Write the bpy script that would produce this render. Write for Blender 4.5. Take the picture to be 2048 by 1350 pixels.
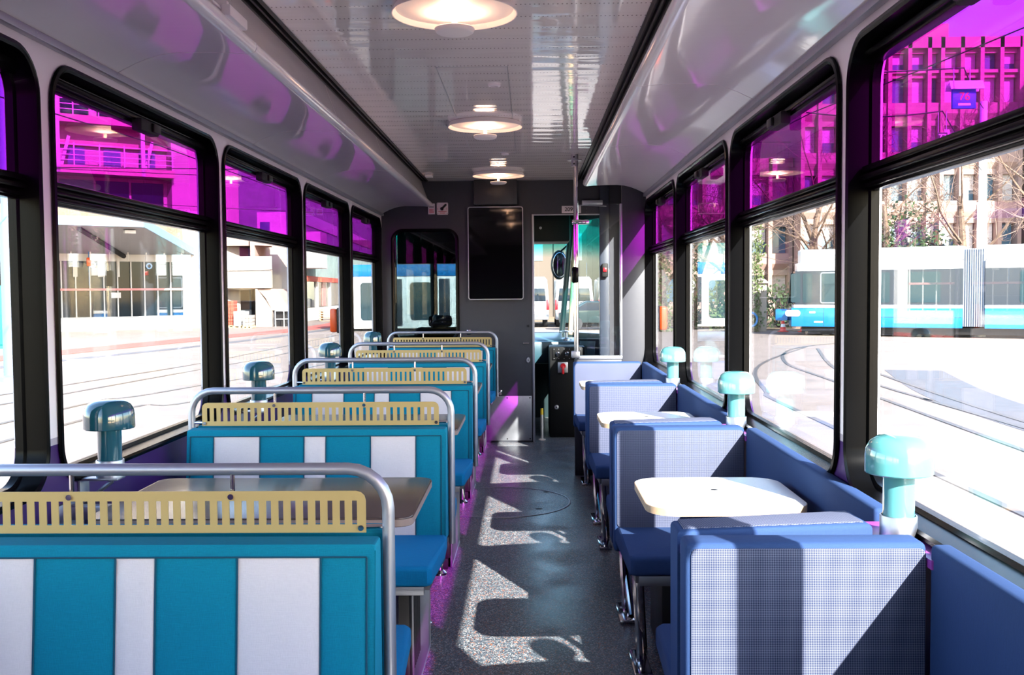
import bpy, bmesh, math, random
from mathutils import Vector, Matrix

for o in list(bpy.data.objects): bpy.data.objects.remove(o)
S = bpy.context.scene
COL = S.collection
PI = math.pi

# ---------------------------------------------------------------- camera, light, exposure
cam_d = bpy.data.cameras.new('camera'); cam = bpy.data.objects.new('camera', cam_d); COL.objects.link(cam)
cam_d.sensor_width = 36.0; cam_d.lens = 35.0; cam_d.clip_start = 0.02; cam_d.clip_end = 600
_v = Vector(((1059-1024)/1991.0, (675-582)/1991.0, -1.0)).normalized()      # world +Y seen from the camera
_u = Vector((-math.sin(.0065), math.cos(.0065), 0)); _u = (_u - _v*_u.dot(_v)).normalized()
_x = _v.cross(_u)
_m = Matrix((_x, _v, _u))                                                    # cam -> world (transpose of world -> cam)
cam.matrix_world = Matrix.Translation((0, 0, 1.25)) @ _m.to_4x4()
S.camera = cam

w = bpy.data.worlds.new('sky'); S.world = w; w.use_nodes = True
nt = w.node_tree; bg = nt.nodes['Background']
sky = nt.nodes.new('ShaderNodeTexSky'); sky.sky_type = 'NISHITA'; sky.sun_disc = False
SUN = Vector((-.74, 1.56, -1.0)).normalized()                                # direction the light travels
sky.sun_elevation = math.asin(-SUN.z); sky.sun_rotation = math.atan2(-SUN.x, -SUN.y)
sky.air_density = 1.0; sky.dust_density = .7; sky.ozone_density = 1.0
nt.links.new(sky.outputs[0], bg.inputs[0]); bg.inputs[1].default_value = 0.44
sun_d = bpy.data.lights.new('sun', 'SUN'); sun = bpy.data.objects.new('sun', sun_d); COL.objects.link(sun)
sun_d.energy = 12.0; sun_d.angle = math.radians(.53); sun_d.color = (1.0, .96, .90)
sun.location = (15, -30, 25); sun.rotation_euler = SUN.to_track_quat('-Z', 'Y').to_euler()
S.view_settings.view_transform = 'Standard'; S.view_settings.look = 'None'
S.view_settings.gamma = 1.0; S.view_settings.use_curve_mapping = False
S.view_settings.exposure = 1.58
S.cycles.use_denoising = True
S.cycles.max_bounces = 12; S.cycles.diffuse_bounces = 8; S.cycles.glossy_bounces = 5
S.cycles.transparent_max_bounces = 40; S.cycles.sample_clamp_indirect = 6.0
S.cycles.caustics_reflective = False; S.cycles.caustics_refractive = False

# ---------------------------------------------------------------- helpers
class MB:
    """collects shapes into one bmesh"""
    def __init__(s): s.bm = bmesh.new(); s.mi = 0
    def _add(s, verts, faces, mi=None):
        vs = [s.bm.verts.new(v) for v in verts]
        for f in faces:
            try:
                fc = s.bm.faces.new([vs[i] for i in f]); fc.material_index = s.mi if mi is None else mi
            except ValueError: pass
        return vs
    def box(s, x0, x1, y0, y1, z0, z1, bev=0.0, seg=2, mi=None):
        m = s.mi if mi is None else mi
        t = bmesh.new()
        r = bmesh.ops.create_cube(t, size=1)
        for v in t.verts:
            v.co = Vector((x0+(v.co.x+.5)*(x1-x0), y0+(v.co.y+.5)*(y1-y0), z0+(v.co.z+.5)*(z1-z0)))
        if bev > 0: bmesh.ops.bevel(t, geom=t.edges[:], offset=bev, segments=seg, affect='EDGES', profile=.5)
        s.merge(t, m); return s
    def merge(s, t, m=0, mat=None):
        t.verts.index_update()
        vs = [s.bm.verts.new(mat @ v.co if mat else v.co) for v in t.verts]
        for f in t.faces:
            try:
                fc = s.bm.faces.new([vs[v.index] for v in f.verts]); fc.material_index = m
            except ValueError: pass
        t.free()
    def obox(s, c, size, rz=0, ry=0, rx=0, bev=0, mi=None):
        t = bmesh.new(); bmesh.ops.create_cube(t, size=1)
        for v in t.verts: v.co = Vector((v.co.x*size[0], v.co.y*size[1], v.co.z*size[2]))
        if bev: bmesh.ops.bevel(t, geom=t.edges[:], offset=bev, segments=2, affect='EDGES', profile=.5)
        M = Matrix.Translation(c) @ Matrix.Rotation(rz,4,'Z') @ Matrix.Rotation(ry,4,'Y') @ Matrix.Rotation(rx,4,'X')
        s.merge(t, s.mi if mi is None else mi, M); return s
    def prism(s, pts, axis, a, b, bev=0, mi=None):
        """polygon pts (p,q) extruded along axis from a to b. axis x: (y,z); y: (x,z); z: (x,y)"""
        def P(p, q, r): return {'x': (r,p,q), 'y': (p,r,q), 'z': (p,q,r)}[axis]
        t = bmesh.new(); n = len(pts)
        v0 = [t.verts.new(P(p,q,a)) for p,q in pts]; v1 = [t.verts.new(P(p,q,b)) for p,q in pts]
        t.faces.new(v0); t.faces.new(v1)
        for i in range(n): t.faces.new((v0[i], v0[(i+1)%n], v1[(i+1)%n], v1[i]))
        if bev:
            es = [e for e in t.edges if (e.verts[0] in v0) == (e.verts[1] in v0)]
            bmesh.ops.bevel(t, geom=es, offset=bev, segments=3, affect='EDGES', profile=.5)
        s.merge(t, s.mi if mi is None else mi); return s
    def tube(s, path, r, n=12, cap=True, mi=None, closed=False):
        pts = [Vector(p) for p in path]; rs = r if isinstance(r, (list, tuple)) else [r]*len(pts)
        rings = []; up = None
        for i, p in enumerate(pts):
            if closed: d = pts[(i+1)%len(pts)]-pts[i-1]
            elif i == 0: d = pts[1]-p
            elif i == len(pts)-1: d = p-pts[i-1]
            else: d = (pts[i+1]-p).normalized()+(p-pts[i-1]).normalized()
            d.normalize()
            if up is None: up = d.orthogonal().normalized()
            else:
                up = up-d*up.dot(d)
                up = up.normalized() if up.length > 1e-6 else d.orthogonal().normalized()
            sd = d.cross(up)
            rings.append([s.bm.verts.new(p+(up*math.cos(2*PI*k/n)+sd*math.sin(2*PI*k/n))*rs[i]) for k in range(n)])
        m = s.mi if mi is None else mi
        R = range(len(rings)) if closed else range(len(rings)-1)
        for i in R:
            A, B = rings[i], rings[(i+1)%len(rings)]
            for k in range(n):
                f = s.bm.faces.new((A[k], A[(k+1)%n], B[(k+1)%n], B[k])); f.material_index = m
        if cap and not closed:
            for q in (rings[0], rings[-1]):
                f = s.bm.faces.new(q); f.material_index = m
        return s
    def lathe(s, prof, c=(0,0,0), n=32, mi=None, axis='z'):
        """profile (r,z) revolved; r=0 closes to a point"""
        m = s.mi if mi is None else mi; rings = []
        def P(a, b, z):
            return Vector(c)+{'z': Vector((a,b,z)), 'y': Vector((a,z,b)), 'x': Vector((z,a,b))}[axis]
        for r, z in prof:
            if r < 1e-6: rings.append([s.bm.verts.new(P(0,0,z))])
            else: rings.append([s.bm.verts.new(P(r*math.cos(2*PI*k/n), r*math.sin(2*PI*k/n), z)) for k in range(n)])
        for A, B in zip(rings, rings[1:]):
            for k in range(n):
                a = A[k%len(A)]; b = A[(k+1)%n%len(A)]; c2 = B[(k+1)%n%len(B)]; d = B[k%len(B)]
                q = []
                for v in (a,b,c2,d):
                    if v not in q: q.append(v)
                if len(q) >= 3:
                    try:
                        f = s.bm.faces.new(q); f.material_index = m
                    except ValueError: pass
        return s
    def cyl(s, c, r, h, axis='z', n=24, mi=None):
        return s.lathe([(0,0),(r,0),(r,h),(0,h)], c, n, mi, axis)
    def sweep(s, loop, prof, frame, mi=None):
        """closed loop of (p, q, np, nq) with inward normal; profile (o,d); frame(p,q,d)->xyz"""
        m = s.mi if mi is None else mi
        rings = [[s.bm.verts.new(frame(p+np_*o, q+nq*o, d)) for o, d in prof] for p,q,np_,nq in loop]
        n = len(rings); k = len(prof)
        for i in range(n):
            A, B = rings[i], rings[(i+1)%n]
            for j in range(k):
                f = s.bm.faces.new((A[j], A[(j+1)%k], B[(j+1)%k], B[j])); f.material_index = m
        return s

def rrect(p0, p1, q0, q1, r, n=6):
    """rounded rectangle, counter-clockwise, with inward normals"""
    out = []
    for cx, cy, a0 in ((p1-r,q0+r,-90),(p1-r,q1-r,0),(p0+r,q1-r,90),(p0+r,q0+r,180)):
        for i in range(n+1):
            a = math.radians(a0+90*i/n); c, sn = math.cos(a), math.sin(a)
            out.append((cx+r*c, cy+r*sn, -c, -sn))
    return out
def rpts(p0, p1, q0, q1, r, n=5): return [(a,b) for a,b,_,_ in rrect(p0,p1,q0,q1,r,n)]

def chain_matrix(o):
    m = o.matrix_basis.copy()
    while o.parent: o = o.parent; m = o.matrix_basis @ m
    return m
def build(mb, name, mats, parent=None, label=None, smooth=35, world=False, kind=None):
    me = bpy.data.meshes.new(name)
    bmesh.ops.recalc_face_normals(mb.bm, faces=mb.bm.faces[:])
    if world and parent: bmesh.ops.transform(mb.bm, matrix=chain_matrix(parent).inverted(), verts=mb.bm.verts[:])
    mb.bm.to_mesh(me); mb.bm.free()
    for m in (mats if isinstance(mats, (list, tuple)) else [mats]): me.materials.append(m)
    if smooth:
        for p in me.polygons: p.use_smooth = True
        me.set_sharp_from_angle(angle=math.radians(smooth))
    o = bpy.data.objects.new(name, me); COL.objects.link(o)
    if parent: o.parent = parent
    if label: o['label'] = label
    if kind: o['kind'] = kind
    return o
def tag(o, label, cat, group=None):
    o['label'] = label; o['category'] = cat
    if group: o['group'] = group
    return o
def thing(name, label, cat, loc=(0,0,0), rz=0, group=None):
    o = bpy.data.objects.new(name, None); COL.objects.link(o)
    o.location = loc; o.rotation_euler = (0,0,rz); o.empty_display_size = .05
    return tag(o, label, cat, group)
def struct(mb, name, mats, parent=None, label=None, smooth=35):
    o = build(mb, name, mats, parent, label, smooth)
    if parent is None: o['kind'] = 'structure'
    return o
def kids(o): return [c for c in bpy.data.objects if c.parent == o]
def dup(root, loc, rz=None, label=None):
    def cp(o, par):
        c = o.copy(); COL.objects.link(c); c.parent = par
        for ch in kids(o): cp(ch, c)
        return c
    r = cp(root, root.parent); r.location = loc
    if rz is not None: r.rotation_euler = (0,0,rz)
    if label: r['label'] = label
    return r
def text(body, size, loc, rot, mat, name, parent, ext=.001, align='CENTER'):
    c = bpy.data.curves.new(name, 'FONT'); c.body = body; c.size = size; c.extrude = ext
    c.offset = size*.006; c.align_x = align; c.align_y = 'CENTER'; c.materials.append(mat)
    t = bpy.data.objects.new('lettering_curve', c); COL.objects.link(t)
    me = bpy.data.meshes.new_from_object(t.evaluated_get(bpy.context.evaluated_depsgraph_get()))
    bpy.data.objects.remove(t); bpy.data.curves.remove(c)
    o = bpy.data.objects.new(name, me); COL.objects.link(o); o.location = loc; o.rotation_euler = rot
    if not me.materials: me.materials.append(mat)
    o.parent = parent
    return o

# ---------------------------------------------------------------- materials
def lin(r, g, b):
    f = lambda c: c/12.92 if c <= .04045 else ((c+.055)/1.055)**2.4
    return (f(r/255), f(g/255), f(b/255), 1)
def mat(name, col, rough=.5, metal=0.0, var=0.0, vscale=20.0, bump=0.0, bscale=200.0, spec=.5, coat=0.0, emit=None, estr=0):
    m = bpy.data.materials.new(name); m.use_nodes = True; t = m.node_tree; b = t.nodes['Principled BSDF']
    c = lin(*col) if max(col[:3]) > 1.0 else (*col[:3], 1)
    b.inputs['Base Color'].default_value = c; b.inputs['Roughness'].default_value = rough
    b.inputs['Metallic'].default_value = metal; b.inputs['Specular IOR Level'].default_value = spec
    b.inputs['Coat Weight'].default_value = coat; b.inputs['Coat Roughness'].default_value = .03
    if emit: b.inputs['Emission Color'].default_value = (*emit, 1); b.inputs['Emission Strength'].default_value = estr
    tc = t.nodes.new('ShaderNodeTexCoord')
    if var:
        n = t.nodes.new('ShaderNodeTexNoise'); n.inputs['Scale'].default_value = vscale; n.inputs['Detail'].default_value = 4
        t.links.new(tc.outputs['Object'], n.inputs['Vector'])
        r = t.nodes.new('ShaderNodeMapRange'); r.inputs[1].default_value = .3; r.inputs[2].default_value = .7
        r.inputs[3].default_value = 1-var; r.inputs[4].default_value = 1+var
        t.links.new(n.outputs[0], r.inputs[0])
        x = t.nodes.new('ShaderNodeVectorMath'); x.operation = 'SCALE'; x.inputs[0].default_value = c[:3]
        t.links.new(r.outputs[0], x.inputs['Scale']); t.links.new(x.outputs[0], b.inputs['Base Color'])
    if bump:
        n = t.nodes.new('ShaderNodeTexNoise'); n.inputs['Scale'].default_value = bscale; n.inputs['Detail'].default_value = 3
        t.links.new(tc.outputs['Object'], n.inputs['Vector'])
        k = t.nodes.new('ShaderNodeBump'); k.inputs['Strength'].default_value = bump; k.inputs['Distance'].default_value = .002
        t.links.new(n.outputs[0], k.inputs['Height']); t.links.new(k.outputs[0], b.inputs['Normal'])
    return m
def math_node(t, op, a, b=None, c=None):
    n = t.nodes.new('ShaderNodeMath'); n.operation = op
    for i, v in enumerate((a, b, c)):
        if v is None: continue
        if isinstance(v, (int, float)): n.inputs[i].default_value = v
        else: t.links.new(v, n.inputs[i])
    return n.outputs[0]
def mixc(t, fac, a, b):
    n = t.nodes.new('ShaderNodeMix'); n.data_type = 'RGBA'
    for i, v in ((0, fac), (6, a), (7, b)):
        if isinstance(v, (int, float)): n.inputs[i].default_value = v
        elif isinstance(v, tuple): n.inputs[i].default_value = v
        else: t.links.new(v, n.inputs[i])
    return n.outputs[2]
def glass(name, tint, band=None, f0=.04):
    """thin clear pane: tinted transmission plus angle dependent mirror; tint is per face, two faces per pane"""
    m = bpy.data.materials.new(name); m.use_nodes = True; t = m.node_tree; t.nodes.clear()
    out = t.nodes.new('ShaderNodeOutputMaterial'); tr = t.nodes.new('ShaderNodeBsdfTransparent'); gl = t.nodes.new('ShaderNodeBsdfGlossy')
    gl.inputs['Roughness'].default_value = 0.0
    tr.inputs[0].default_value = (*[math.sqrt(c) for c in tint], 1)
    g = t.nodes.new('ShaderNodeNewGeometry'); d = t.nodes.new('ShaderNodeVectorMath'); d.operation = 'DOT_PRODUCT'
    t.links.new(g.outputs['Normal'], d.inputs[0]); t.links.new(g.outputs['Incoming'], d.inputs[1])
    a = math_node(t, 'ABSOLUTE', d.outputs['Value']); q = math_node(t, 'SUBTRACT', 1.0, a); p = math_node(t, 'POWER', q, 5.0)
    f = math_node(t, 'MULTIPLY_ADD', p, 1-f0, f0)
    if band:                                   # tint band along the top of a windscreen
        tc = t.nodes.new('ShaderNodeTexCoord'); sx = t.nodes.new('ShaderNodeSeparateXYZ'); t.links.new(tc.outputs['Object'], sx.inputs[0])
        r = t.nodes.new('ShaderNodeMapRange'); r.inputs[1].default_value = band[0]; r.inputs[2].default_value = band[1]
        t.links.new(sx.outputs[2], r.inputs[0])
        c = mixc(t, r.outputs[0], (*[math.sqrt(c) for c in tint], 1), (*[math.sqrt(c) for c in band[2]], 1))
        t.links.new(c, tr.inputs[0])
    mx = t.nodes.new('ShaderNodeMixShader'); t.links.new(f, mx.inputs[0]); t.links.new(tr.outputs[0], mx.inputs[1]); t.links.new(gl.outputs[0], mx.inputs[2])
    t.links.new(mx.outputs[0], out.inputs[0])
    return m
def noise(t, tc, scale, detail=3.0, mapping=None):
    n = t.nodes.new('ShaderNodeTexNoise'); n.inputs['Scale'].default_value = scale; n.inputs['Detail'].default_value = detail
    if mapping:
        mp = t.nodes.new('ShaderNodeMapping'); mp.inputs['Scale'].default_value = mapping
        t.links.new(tc.outputs['Object'], mp.inputs[0]); t.links.new(mp.outputs[0], n.inputs['Vector'])
    else: t.links.new(tc.outputs['Object'], n.inputs['Vector'])
    return n
def weave(name, col, var=.16):
    """woven upholstery: fine crossing threads"""
    m = mat(name, col, .85, spec=.2); t = m.node_tree; b = t.nodes['Principled BSDF']
    tc = t.nodes.new('ShaderNodeTexCoord')
    a = noise(t, tc, 1.0, 2, (900, 900, 60)); c = noise(t, tc, 1.0, 2, (60, 500, 900))
    s_ = math_node(t, 'ADD', a.outputs[0], c.outputs[0])
    f = math_node(t, 'MULTIPLY_ADD', s_, var*2.2, 1-var*2.2)
    x = t.nodes.new('ShaderNodeVectorMath'); x.operation = 'SCALE'; x.inputs[0].default_value = lin(*col)[:3]
    t.links.new(f, x.inputs['Scale']); t.links.new(x.outputs[0], b.inputs['Base Color'])
    k = t.nodes.new('ShaderNodeBump'); k.inputs['Strength'].default_value = .25; k.inputs['Distance'].default_value = .001
    t.links.new(s_, k.inputs['Height']); t.links.new(k.outputs[0], b.inputs['Normal'])
    b.inputs['Sheen Weight'].default_value = 0
    return m
def dotknit(name, base, dot, pitch=.0046):
    """navy knit with rows of pale dots"""
    m = mat(name, base, .9, spec=.2); t = m.node_tree; b = t.nodes['Principled BSDF']
    tc = t.nodes.new('ShaderNodeTexCoord'); sx = t.nodes.new('ShaderNodeSeparateXYZ'); t.links.new(tc.outputs['Object'], sx.inputs[0])
    hx = math_node(t, 'ADD', sx.outputs[0], math_node(t, 'MULTIPLY', sx.outputs[1], .02))
    vz = math_node(t, 'ADD', sx.outputs[2], sx.outputs[1])
    p = math_node(t, 'SINE', math_node(t, 'MULTIPLY', math_node(t, 'ADD', hx, vz), 2*PI/pitch/1.414))
    q = math_node(t, 'SINE', math_node(t, 'MULTIPLY', math_node(t, 'SUBTRACT', hx, vz), 2*PI/pitch/1.414))
    f = t.nodes.new('ShaderNodeMapRange'); f.inputs[1].default_value = -.15; f.inputs[2].default_value = .15
    t.links.new(math_node(t, 'MULTIPLY', p, q), f.inputs[0])
    c = mixc(t, f.outputs[0], lin(*base), lin(*dot))
    t.links.new(c, b.inputs['Base Color'])
    return m

M = {}
M['white'] = mat('white_panel', (236,230,233), .35, var=.02, vscale=6)
M['gloss'] = mat('gloss_white_panel', (205,202,205), .10, spec=.6, coat=.6)
M['black'] = mat('black_rubber', (7,7,8), .22, spec=.08)
M['blackmatt'] = mat('black_matt', (12,12,13), .7)
M['dark'] = mat('dark_bronze_metal', (30,27,26), .4, spec=.25)
M['wallgrey'] = mat('dark_grey_wall', (48,49,56), .5, var=.03, vscale=40, bump=.05, bscale=500)
M['purple'] = mat('purple_lining', (66,28,98), .35)
M['alu'] = mat('brushed_aluminium', (175,176,182), .42, 1.0, var=.04, vscale=60)
M['chrome'] = mat('chrome', (210,208,210), .12, 1.0)
M['rail'] = mat('satin_steel', (168,168,176), .42, .8)
M['gold'] = mat('gold_sheet', (184,160,104), .42, .25)
M['pan'] = mat('seat_pan_steel', (112,114,120), .4, .8)
M['teal'] = weave('teal_fabric', (0,116,140))
M['tealseat'] = weave('teal_seat_fabric', (0,112,160))
M['seam'] = mat('dark_teal_seam', (0,66,86), .9)
M['cream'] = weave('light_grey_fabric', (206,199,199), .06)
M['blue'] = weave('blue_fabric', (42,64,104), .12)
M['knit'] = dotknit('dotted_knit', (24,34,62), (108,112,132))
M['tabletop'] = mat('brown_laminate', (72,56,51), .22, var=.12, vscale=300)
M['tableedge'] = mat('brown_edge', (140,118,108), .4)
M['whitetop'] = mat('white_laminate', (226,222,216), .3, var=.03, vscale=200)
M['wood'] = mat('plywood_edge', (186,156,124), .5, var=.1, vscale=80)
M['lamp_dark'] = mat('dark_teal_gloss', (30,84,98), .12, coat=1.0)
M['lamp_light'] = mat('pale_teal_gloss', (80,142,143), .12, coat=1.0)
M['plate'] = mat('white_plate', (225,215,220), .4)
M['red'] = mat('red_plastic', (190,24,34), .3)
M['ink'] = mat('black_ink', (12,12,12), .6)
M['ochre'] = mat('yellow_paint', (236,190,40), .4)
M['screen'] = mat('glossy_black_screen', (6,6,7), .04, spec=.6)
M['orange'] = mat('orange_lens', (236,84,16), .25)
M['pane'] = glass('clear_glass', (.93,.95,.95))
M['film'] = glass('magenta_film_glass', (.28,.012,.35))
M['screenglass'] = glass('windscreen_glass', (.86,.92,.92), band=(1.58,1.74,(.01,.46,.46)))
M['cabglass'] = glass('partition_glass', (.075,.10,.105))

# perforated ceiling
def ceiling_mat():
    m = mat('perforated_gloss_ceiling', (242,236,233), .07, spec=.5, coat=.25); t = m.node_tree; b = t.nodes['Principled BSDF']
    tc = t.nodes.new('ShaderNodeTexCoord'); sx = t.nodes.new('ShaderNodeSeparateXYZ'); t.links.new(tc.outputs['Object'], sx.inputs[0])
    def cell(v, pitch):
        return math_node(t, 'MULTIPLY', math_node(t, 'SUBTRACT', math_node(t, 'FRACT', math_node(t, 'DIVIDE', v, pitch)), .5), pitch)
    cx = cell(sx.outputs[0], .0146); cy = cell(sx.outputs[1], .1415)
    r2 = math_node(t, 'ADD', math_node(t, 'MULTIPLY', cx, cx), math_node(t, 'MULTIPLY', math_node(t, 'MULTIPLY', cy, cy), .25))
    hole = math_node(t, 'LESS_THAN', r2, .0026**2)
    c = mixc(t, hole, lin(242,236,233), lin(150,142,140)); t.links.new(c, b.inputs['Base Color'])
    n = noise(t, tc, 1.0, 2, (2.2, 9, 1)); s_ = math_node(t, 'SINE', math_node(t, 'MULTIPLY', sx.outputs[1], 2*PI/.1415))
    h = math_node(t, 'MULTIPLY_ADD', s_, .0005, math_node(t, 'MULTIPLY', n.outputs[0], .006))
    k = t.nodes.new('ShaderNodeBump'); k.inputs['Strength'].default_value = .35; k.inputs['Distance'].default_value = 1.0
    t.links.new(h, k.inputs['Height']); t.links.new(k.outputs[0], b.inputs['Normal']); t.links.new(k.outputs[0], b.inputs['Coat Normal'])
    return m
M['ceiling'] = ceiling_mat()
def cove_mat():
    m = mat('gloss_cove_panel', (246,242,244), .09, spec=.5, coat=.2); t = m.node_tree; b = t.nodes['Principled BSDF']
    tc = t.nodes.new('ShaderNodeTexCoord'); n = noise(t, tc, 1.0, 2, (5, 1.6, 5)); n2 = noise(t, tc, 1.0, 2, (2, 30, 2))
    h = math_node(t, 'MULTIPLY_ADD', n2.outputs[0], .0004, math_node(t, 'MULTIPLY', n.outputs[0], .005))
    k = t.nodes.new('ShaderNodeBump'); k.inputs['Strength'].default_value = .4; k.inputs['Distance'].default_value = 1.0
    t.links.new(h, k.inputs['Height']); t.links.new(k.outputs[0], b.inputs['Normal']); t.links.new(k.outputs[0], b.inputs['Coat Normal'])
    return m
M['cove'] = cove_mat()
def floor_mat():
    m = mat('speckled_floor', (70,74,78), .38, spec=.45); t = m.node_tree; b = t.nodes['Principled BSDF']
    tc = t.nodes.new('ShaderNodeTexCoord')
    v = t.nodes.new('ShaderNodeTexVoronoi'); v.inputs['Scale'].default_value = 270; t.links.new(tc.outputs['Object'], v.inputs['Vector'])
    sx = t.nodes.new('ShaderNodeSeparateColor'); t.links.new(v.outputs['Color'], sx.inputs[0])
    c = mixc(t, math_node(t, 'GREATER_THAN', sx.outputs[0], .45), lin(52,60,68), lin(96,104,112))
    c = mixc(t, math_node(t, 'GREATER_THAN', sx.outputs[0], .86), c, lin(170,170,168))
    c = mixc(t, math_node(t, 'GREATER_THAN', sx.outputs[1], .94), c, lin(176,104,66))
    sc = noise(t, tc, 3.0, 5); r = t.nodes.new('ShaderNodeMapRange'); r.inputs[1].default_value = .45; r.inputs[2].default_value = .72
    r.inputs[3].default_value = .30; r.inputs[4].default_value = .5; t.links.new(sc.outputs[0], r.inputs[0]); t.links.new(r.outputs[0], b.inputs['Roughness'])
    t.links.new(c, b.inputs['Base Color'])
    return m
M['floor'] = floor_mat()
def side_mat():
    """white above the sill line, purple lining below"""
    m = mat('wall_lining', (214,206,212), .38); t = m.node_tree; b = t.nodes['Principled BSDF']
    g = t.nodes.new('ShaderNodeTexCoord'); sx = t.nodes.new('ShaderNodeSeparateXYZ'); t.links.new(g.outputs['Object'], sx.inputs[0])
    c = mixc(t, math_node(t, 'GREATER_THAN', sx.outputs[2], .867), lin(60,30,92), lin(180,172,182))
    c = mixc(t, math_node(t, 'GREATER_THAN', sx.outputs[2], .885), c, lin(244,238,242))
    t.links.new(c, b.inputs['Base Color']); return m
M['side'] = side_mat()

# ---------------------------------------------------------------- the carriage shell
XL, XR, XC = -1.2125, .7825, -.215
ZC = 2.153                    # ceiling
PIT = 1.415; Y0 = 2.487       # window bays
YF, YB, YP = 8.19, -3.2, 6.69 # front wall, rear wall, partition
def bay_y(i): return Y0+PIT*(i-1)

def holed(mb, p0, p1, q0, q1, loop, frame, d0, d1):
    """panel with a rounded hole, from depth d0 to d1"""
    cp, cq = sum(a for a,_,_,_ in loop)/len(loop), sum(b for _,b,_,_ in loop)/len(loop)
    out = []
    for a, b, _, _ in loop:
        dx, dy = a-cp, b-cq
        k = min(((p1 if dx > 0 else p0)-cp)/dx if abs(dx) > 1e-9 else 1e9, ((q1 if dy > 0 else q0)-cq)/dy if abs(dy) > 1e-9 else 1e9)
        out.append((cp+dx*k, cq+dy*k))
    def near(c): return min(range(len(out)), key=lambda i: (out[i][0]-c[0])**2+(out[i][1]-c[1])**2)
    for c in ((p0,q0),(p1,q0),(p1,q1),(p0,q1)): out[near(c)] = c
    n = len(loop)
    V = [[mb.bm.verts.new(frame(a,b,d)) for a,b in pts] for d in (d0,d1) for pts in ([(a,b) for a,b,_,_ in loop], out)]
    hi, ho, ki, ko = V
    for i in range(n):
        j = (i+1)%n
        for q in ((hi[i],hi[j],ho[j],ho[i]), (ki[i],ki[j],ko[j],ko[i]), (hi[i],hi[j],ki[j],ki[i]), (ho[i],ho[j],ko[j],ko[i])):
            f = mb.bm.faces.new(q); f.material_index = mb.mi

WZ0, WZ1 = .750, 1.850
def win_loop(i, g=0.0): y = bay_y(i); return rrect(y+.028+g, y+1.388-g, WZ0+g, WZ1-g, .115-g, 8)
def side_frame(side):
    s = -1 if side == 'left' else 1; X = XL if s < 0 else XR
    return lambda p, q, d: (X+s*d, p, q)      # d outward

for side, idx in (('left', range(-3,5)), ('right', range(-3,4))):
    fr = side_frame(side); mb = MB()
    for i in idx:
        holed(mb, bay_y(i), bay_y(i)+PIT, 0, 2.2, win_loop(i, .012), fr, 0, .075)
    s = -1 if side == 'left' else 1; X = XL if s < 0 else XR
    a, b_ = sorted((X, X+s*.075))
    mb.box(a, b_, YB-.1, bay_y(-3), 0, 2.2)
    if side == 'left': mb.box(a, b_, bay_y(5), 8.3, 0, 2.2)
    mb.box(a, b_, YB-.1, 9.2, -.55, 0)
    struct(mb, 'wall_'+side, M['side'])
    for i in idx:
        wn = 'window_%d' % ((i+4) if side == 'left' else (i+12))
        prof = [(0,-.004),(.003,-.011),(.012,-.013),(.019,-.009),(.021,.004),(.024,.038),(.034,.042),(.034,.062),(.020,.066),(.013,.066),(.013,.0)]
        f = MB(); f.sweep(win_loop(i), prof, fr)
        y = bay_y(i); ya, yb = y+.028+.030, y+1.388-.030
        win = struct(f, wn, M['black'])
        t = MB()                                                      # ribbed transom bar
        def bar(z0, z1, d0, d1): 
            p = [fr(ya, z0, d0), fr(yb, z1, d1)]
            t.box(min(p[0][0],p[1][0]), max(p[0][0],p[1][0]), ya, yb, z0, z1, .003)
        bar(1.485,1.548,.034,.060); bar(1.491,1.502,.020,.036); bar(1.508,1.522,.014,.036); bar(1.529,1.544,.020,.036)
        build(t, 'transom', M['black'], win)
        t = MB()                                                      # top rail of the hopper sash
        bar(1.785,1.82,.028,.058); bar(1.795,1.812,.016,.03)
        build(t, 'sash_rail', M['black'], win)
        for z0, z1, nm, mt in ((.775,1.49,'lower_pane','pane'), (1.545,1.80,'upper_pane','film')):
            g = MB(); p = [fr(ya-.012, z0, .046), fr(yb+.012, z1, .051)]
            g.box(min(p[0][0],p[1][0]), max(p[0][0],p[1][0]), ya-.012, yb+.012, z0, z1)
            build(g, nm, M[mt], win, 'magenta tinted pane' if mt == 'film' else None)
        k = MB(); ym = y+.708
        p = [fr(0, 0, -.004), fr(0, 0, .03)]; xa, xb = sorted((p[0][0], p[1][0]))
        k.box(xa, xb, ym-.075, ym+.075, 1.762, 1.802, .006); 
        build(k, 'latch', M['blackmatt'], win)
        p = [fr(0, 0, -.014), fr(0, 0, .0)]; xa, xb = sorted((p[0][0], p[1][0]))
        k = MB(); k.box(xa, xb, ym+.005, ym+.065, 1.768, 1.796, .004); build(k, 'latch_knob', M['dark'], win)

# floor, roof, rear wall
mb = MB(); mb.box(XL-.075, XR+.075, YB-.1, 9.9, -.06, 0); struct(mb, 'floor', M['floor'])
mb = MB(); mb.box(XL-.075, XR+.075, YB-.1, 9.95, 2.215, 2.42); struct(mb, 'roof', M['white'])
mb = MB(); mb.box(XL-.075, XR+.075, YB-.1, YB, 0, 2.215); struct(mb, 'wall_rear', M['wallgrey'])
mb = MB()
yy = YB
for y1 in (-1.2, .9, 3.05, 6.26, YF):                                 # ceiling boards, hairline joints
    mb.box(XC-.605, XC+.605, yy+.001, y1-.001, ZC, ZC+.03); yy = y1
struct(mb, 'ceiling', M['ceiling'])
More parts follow.
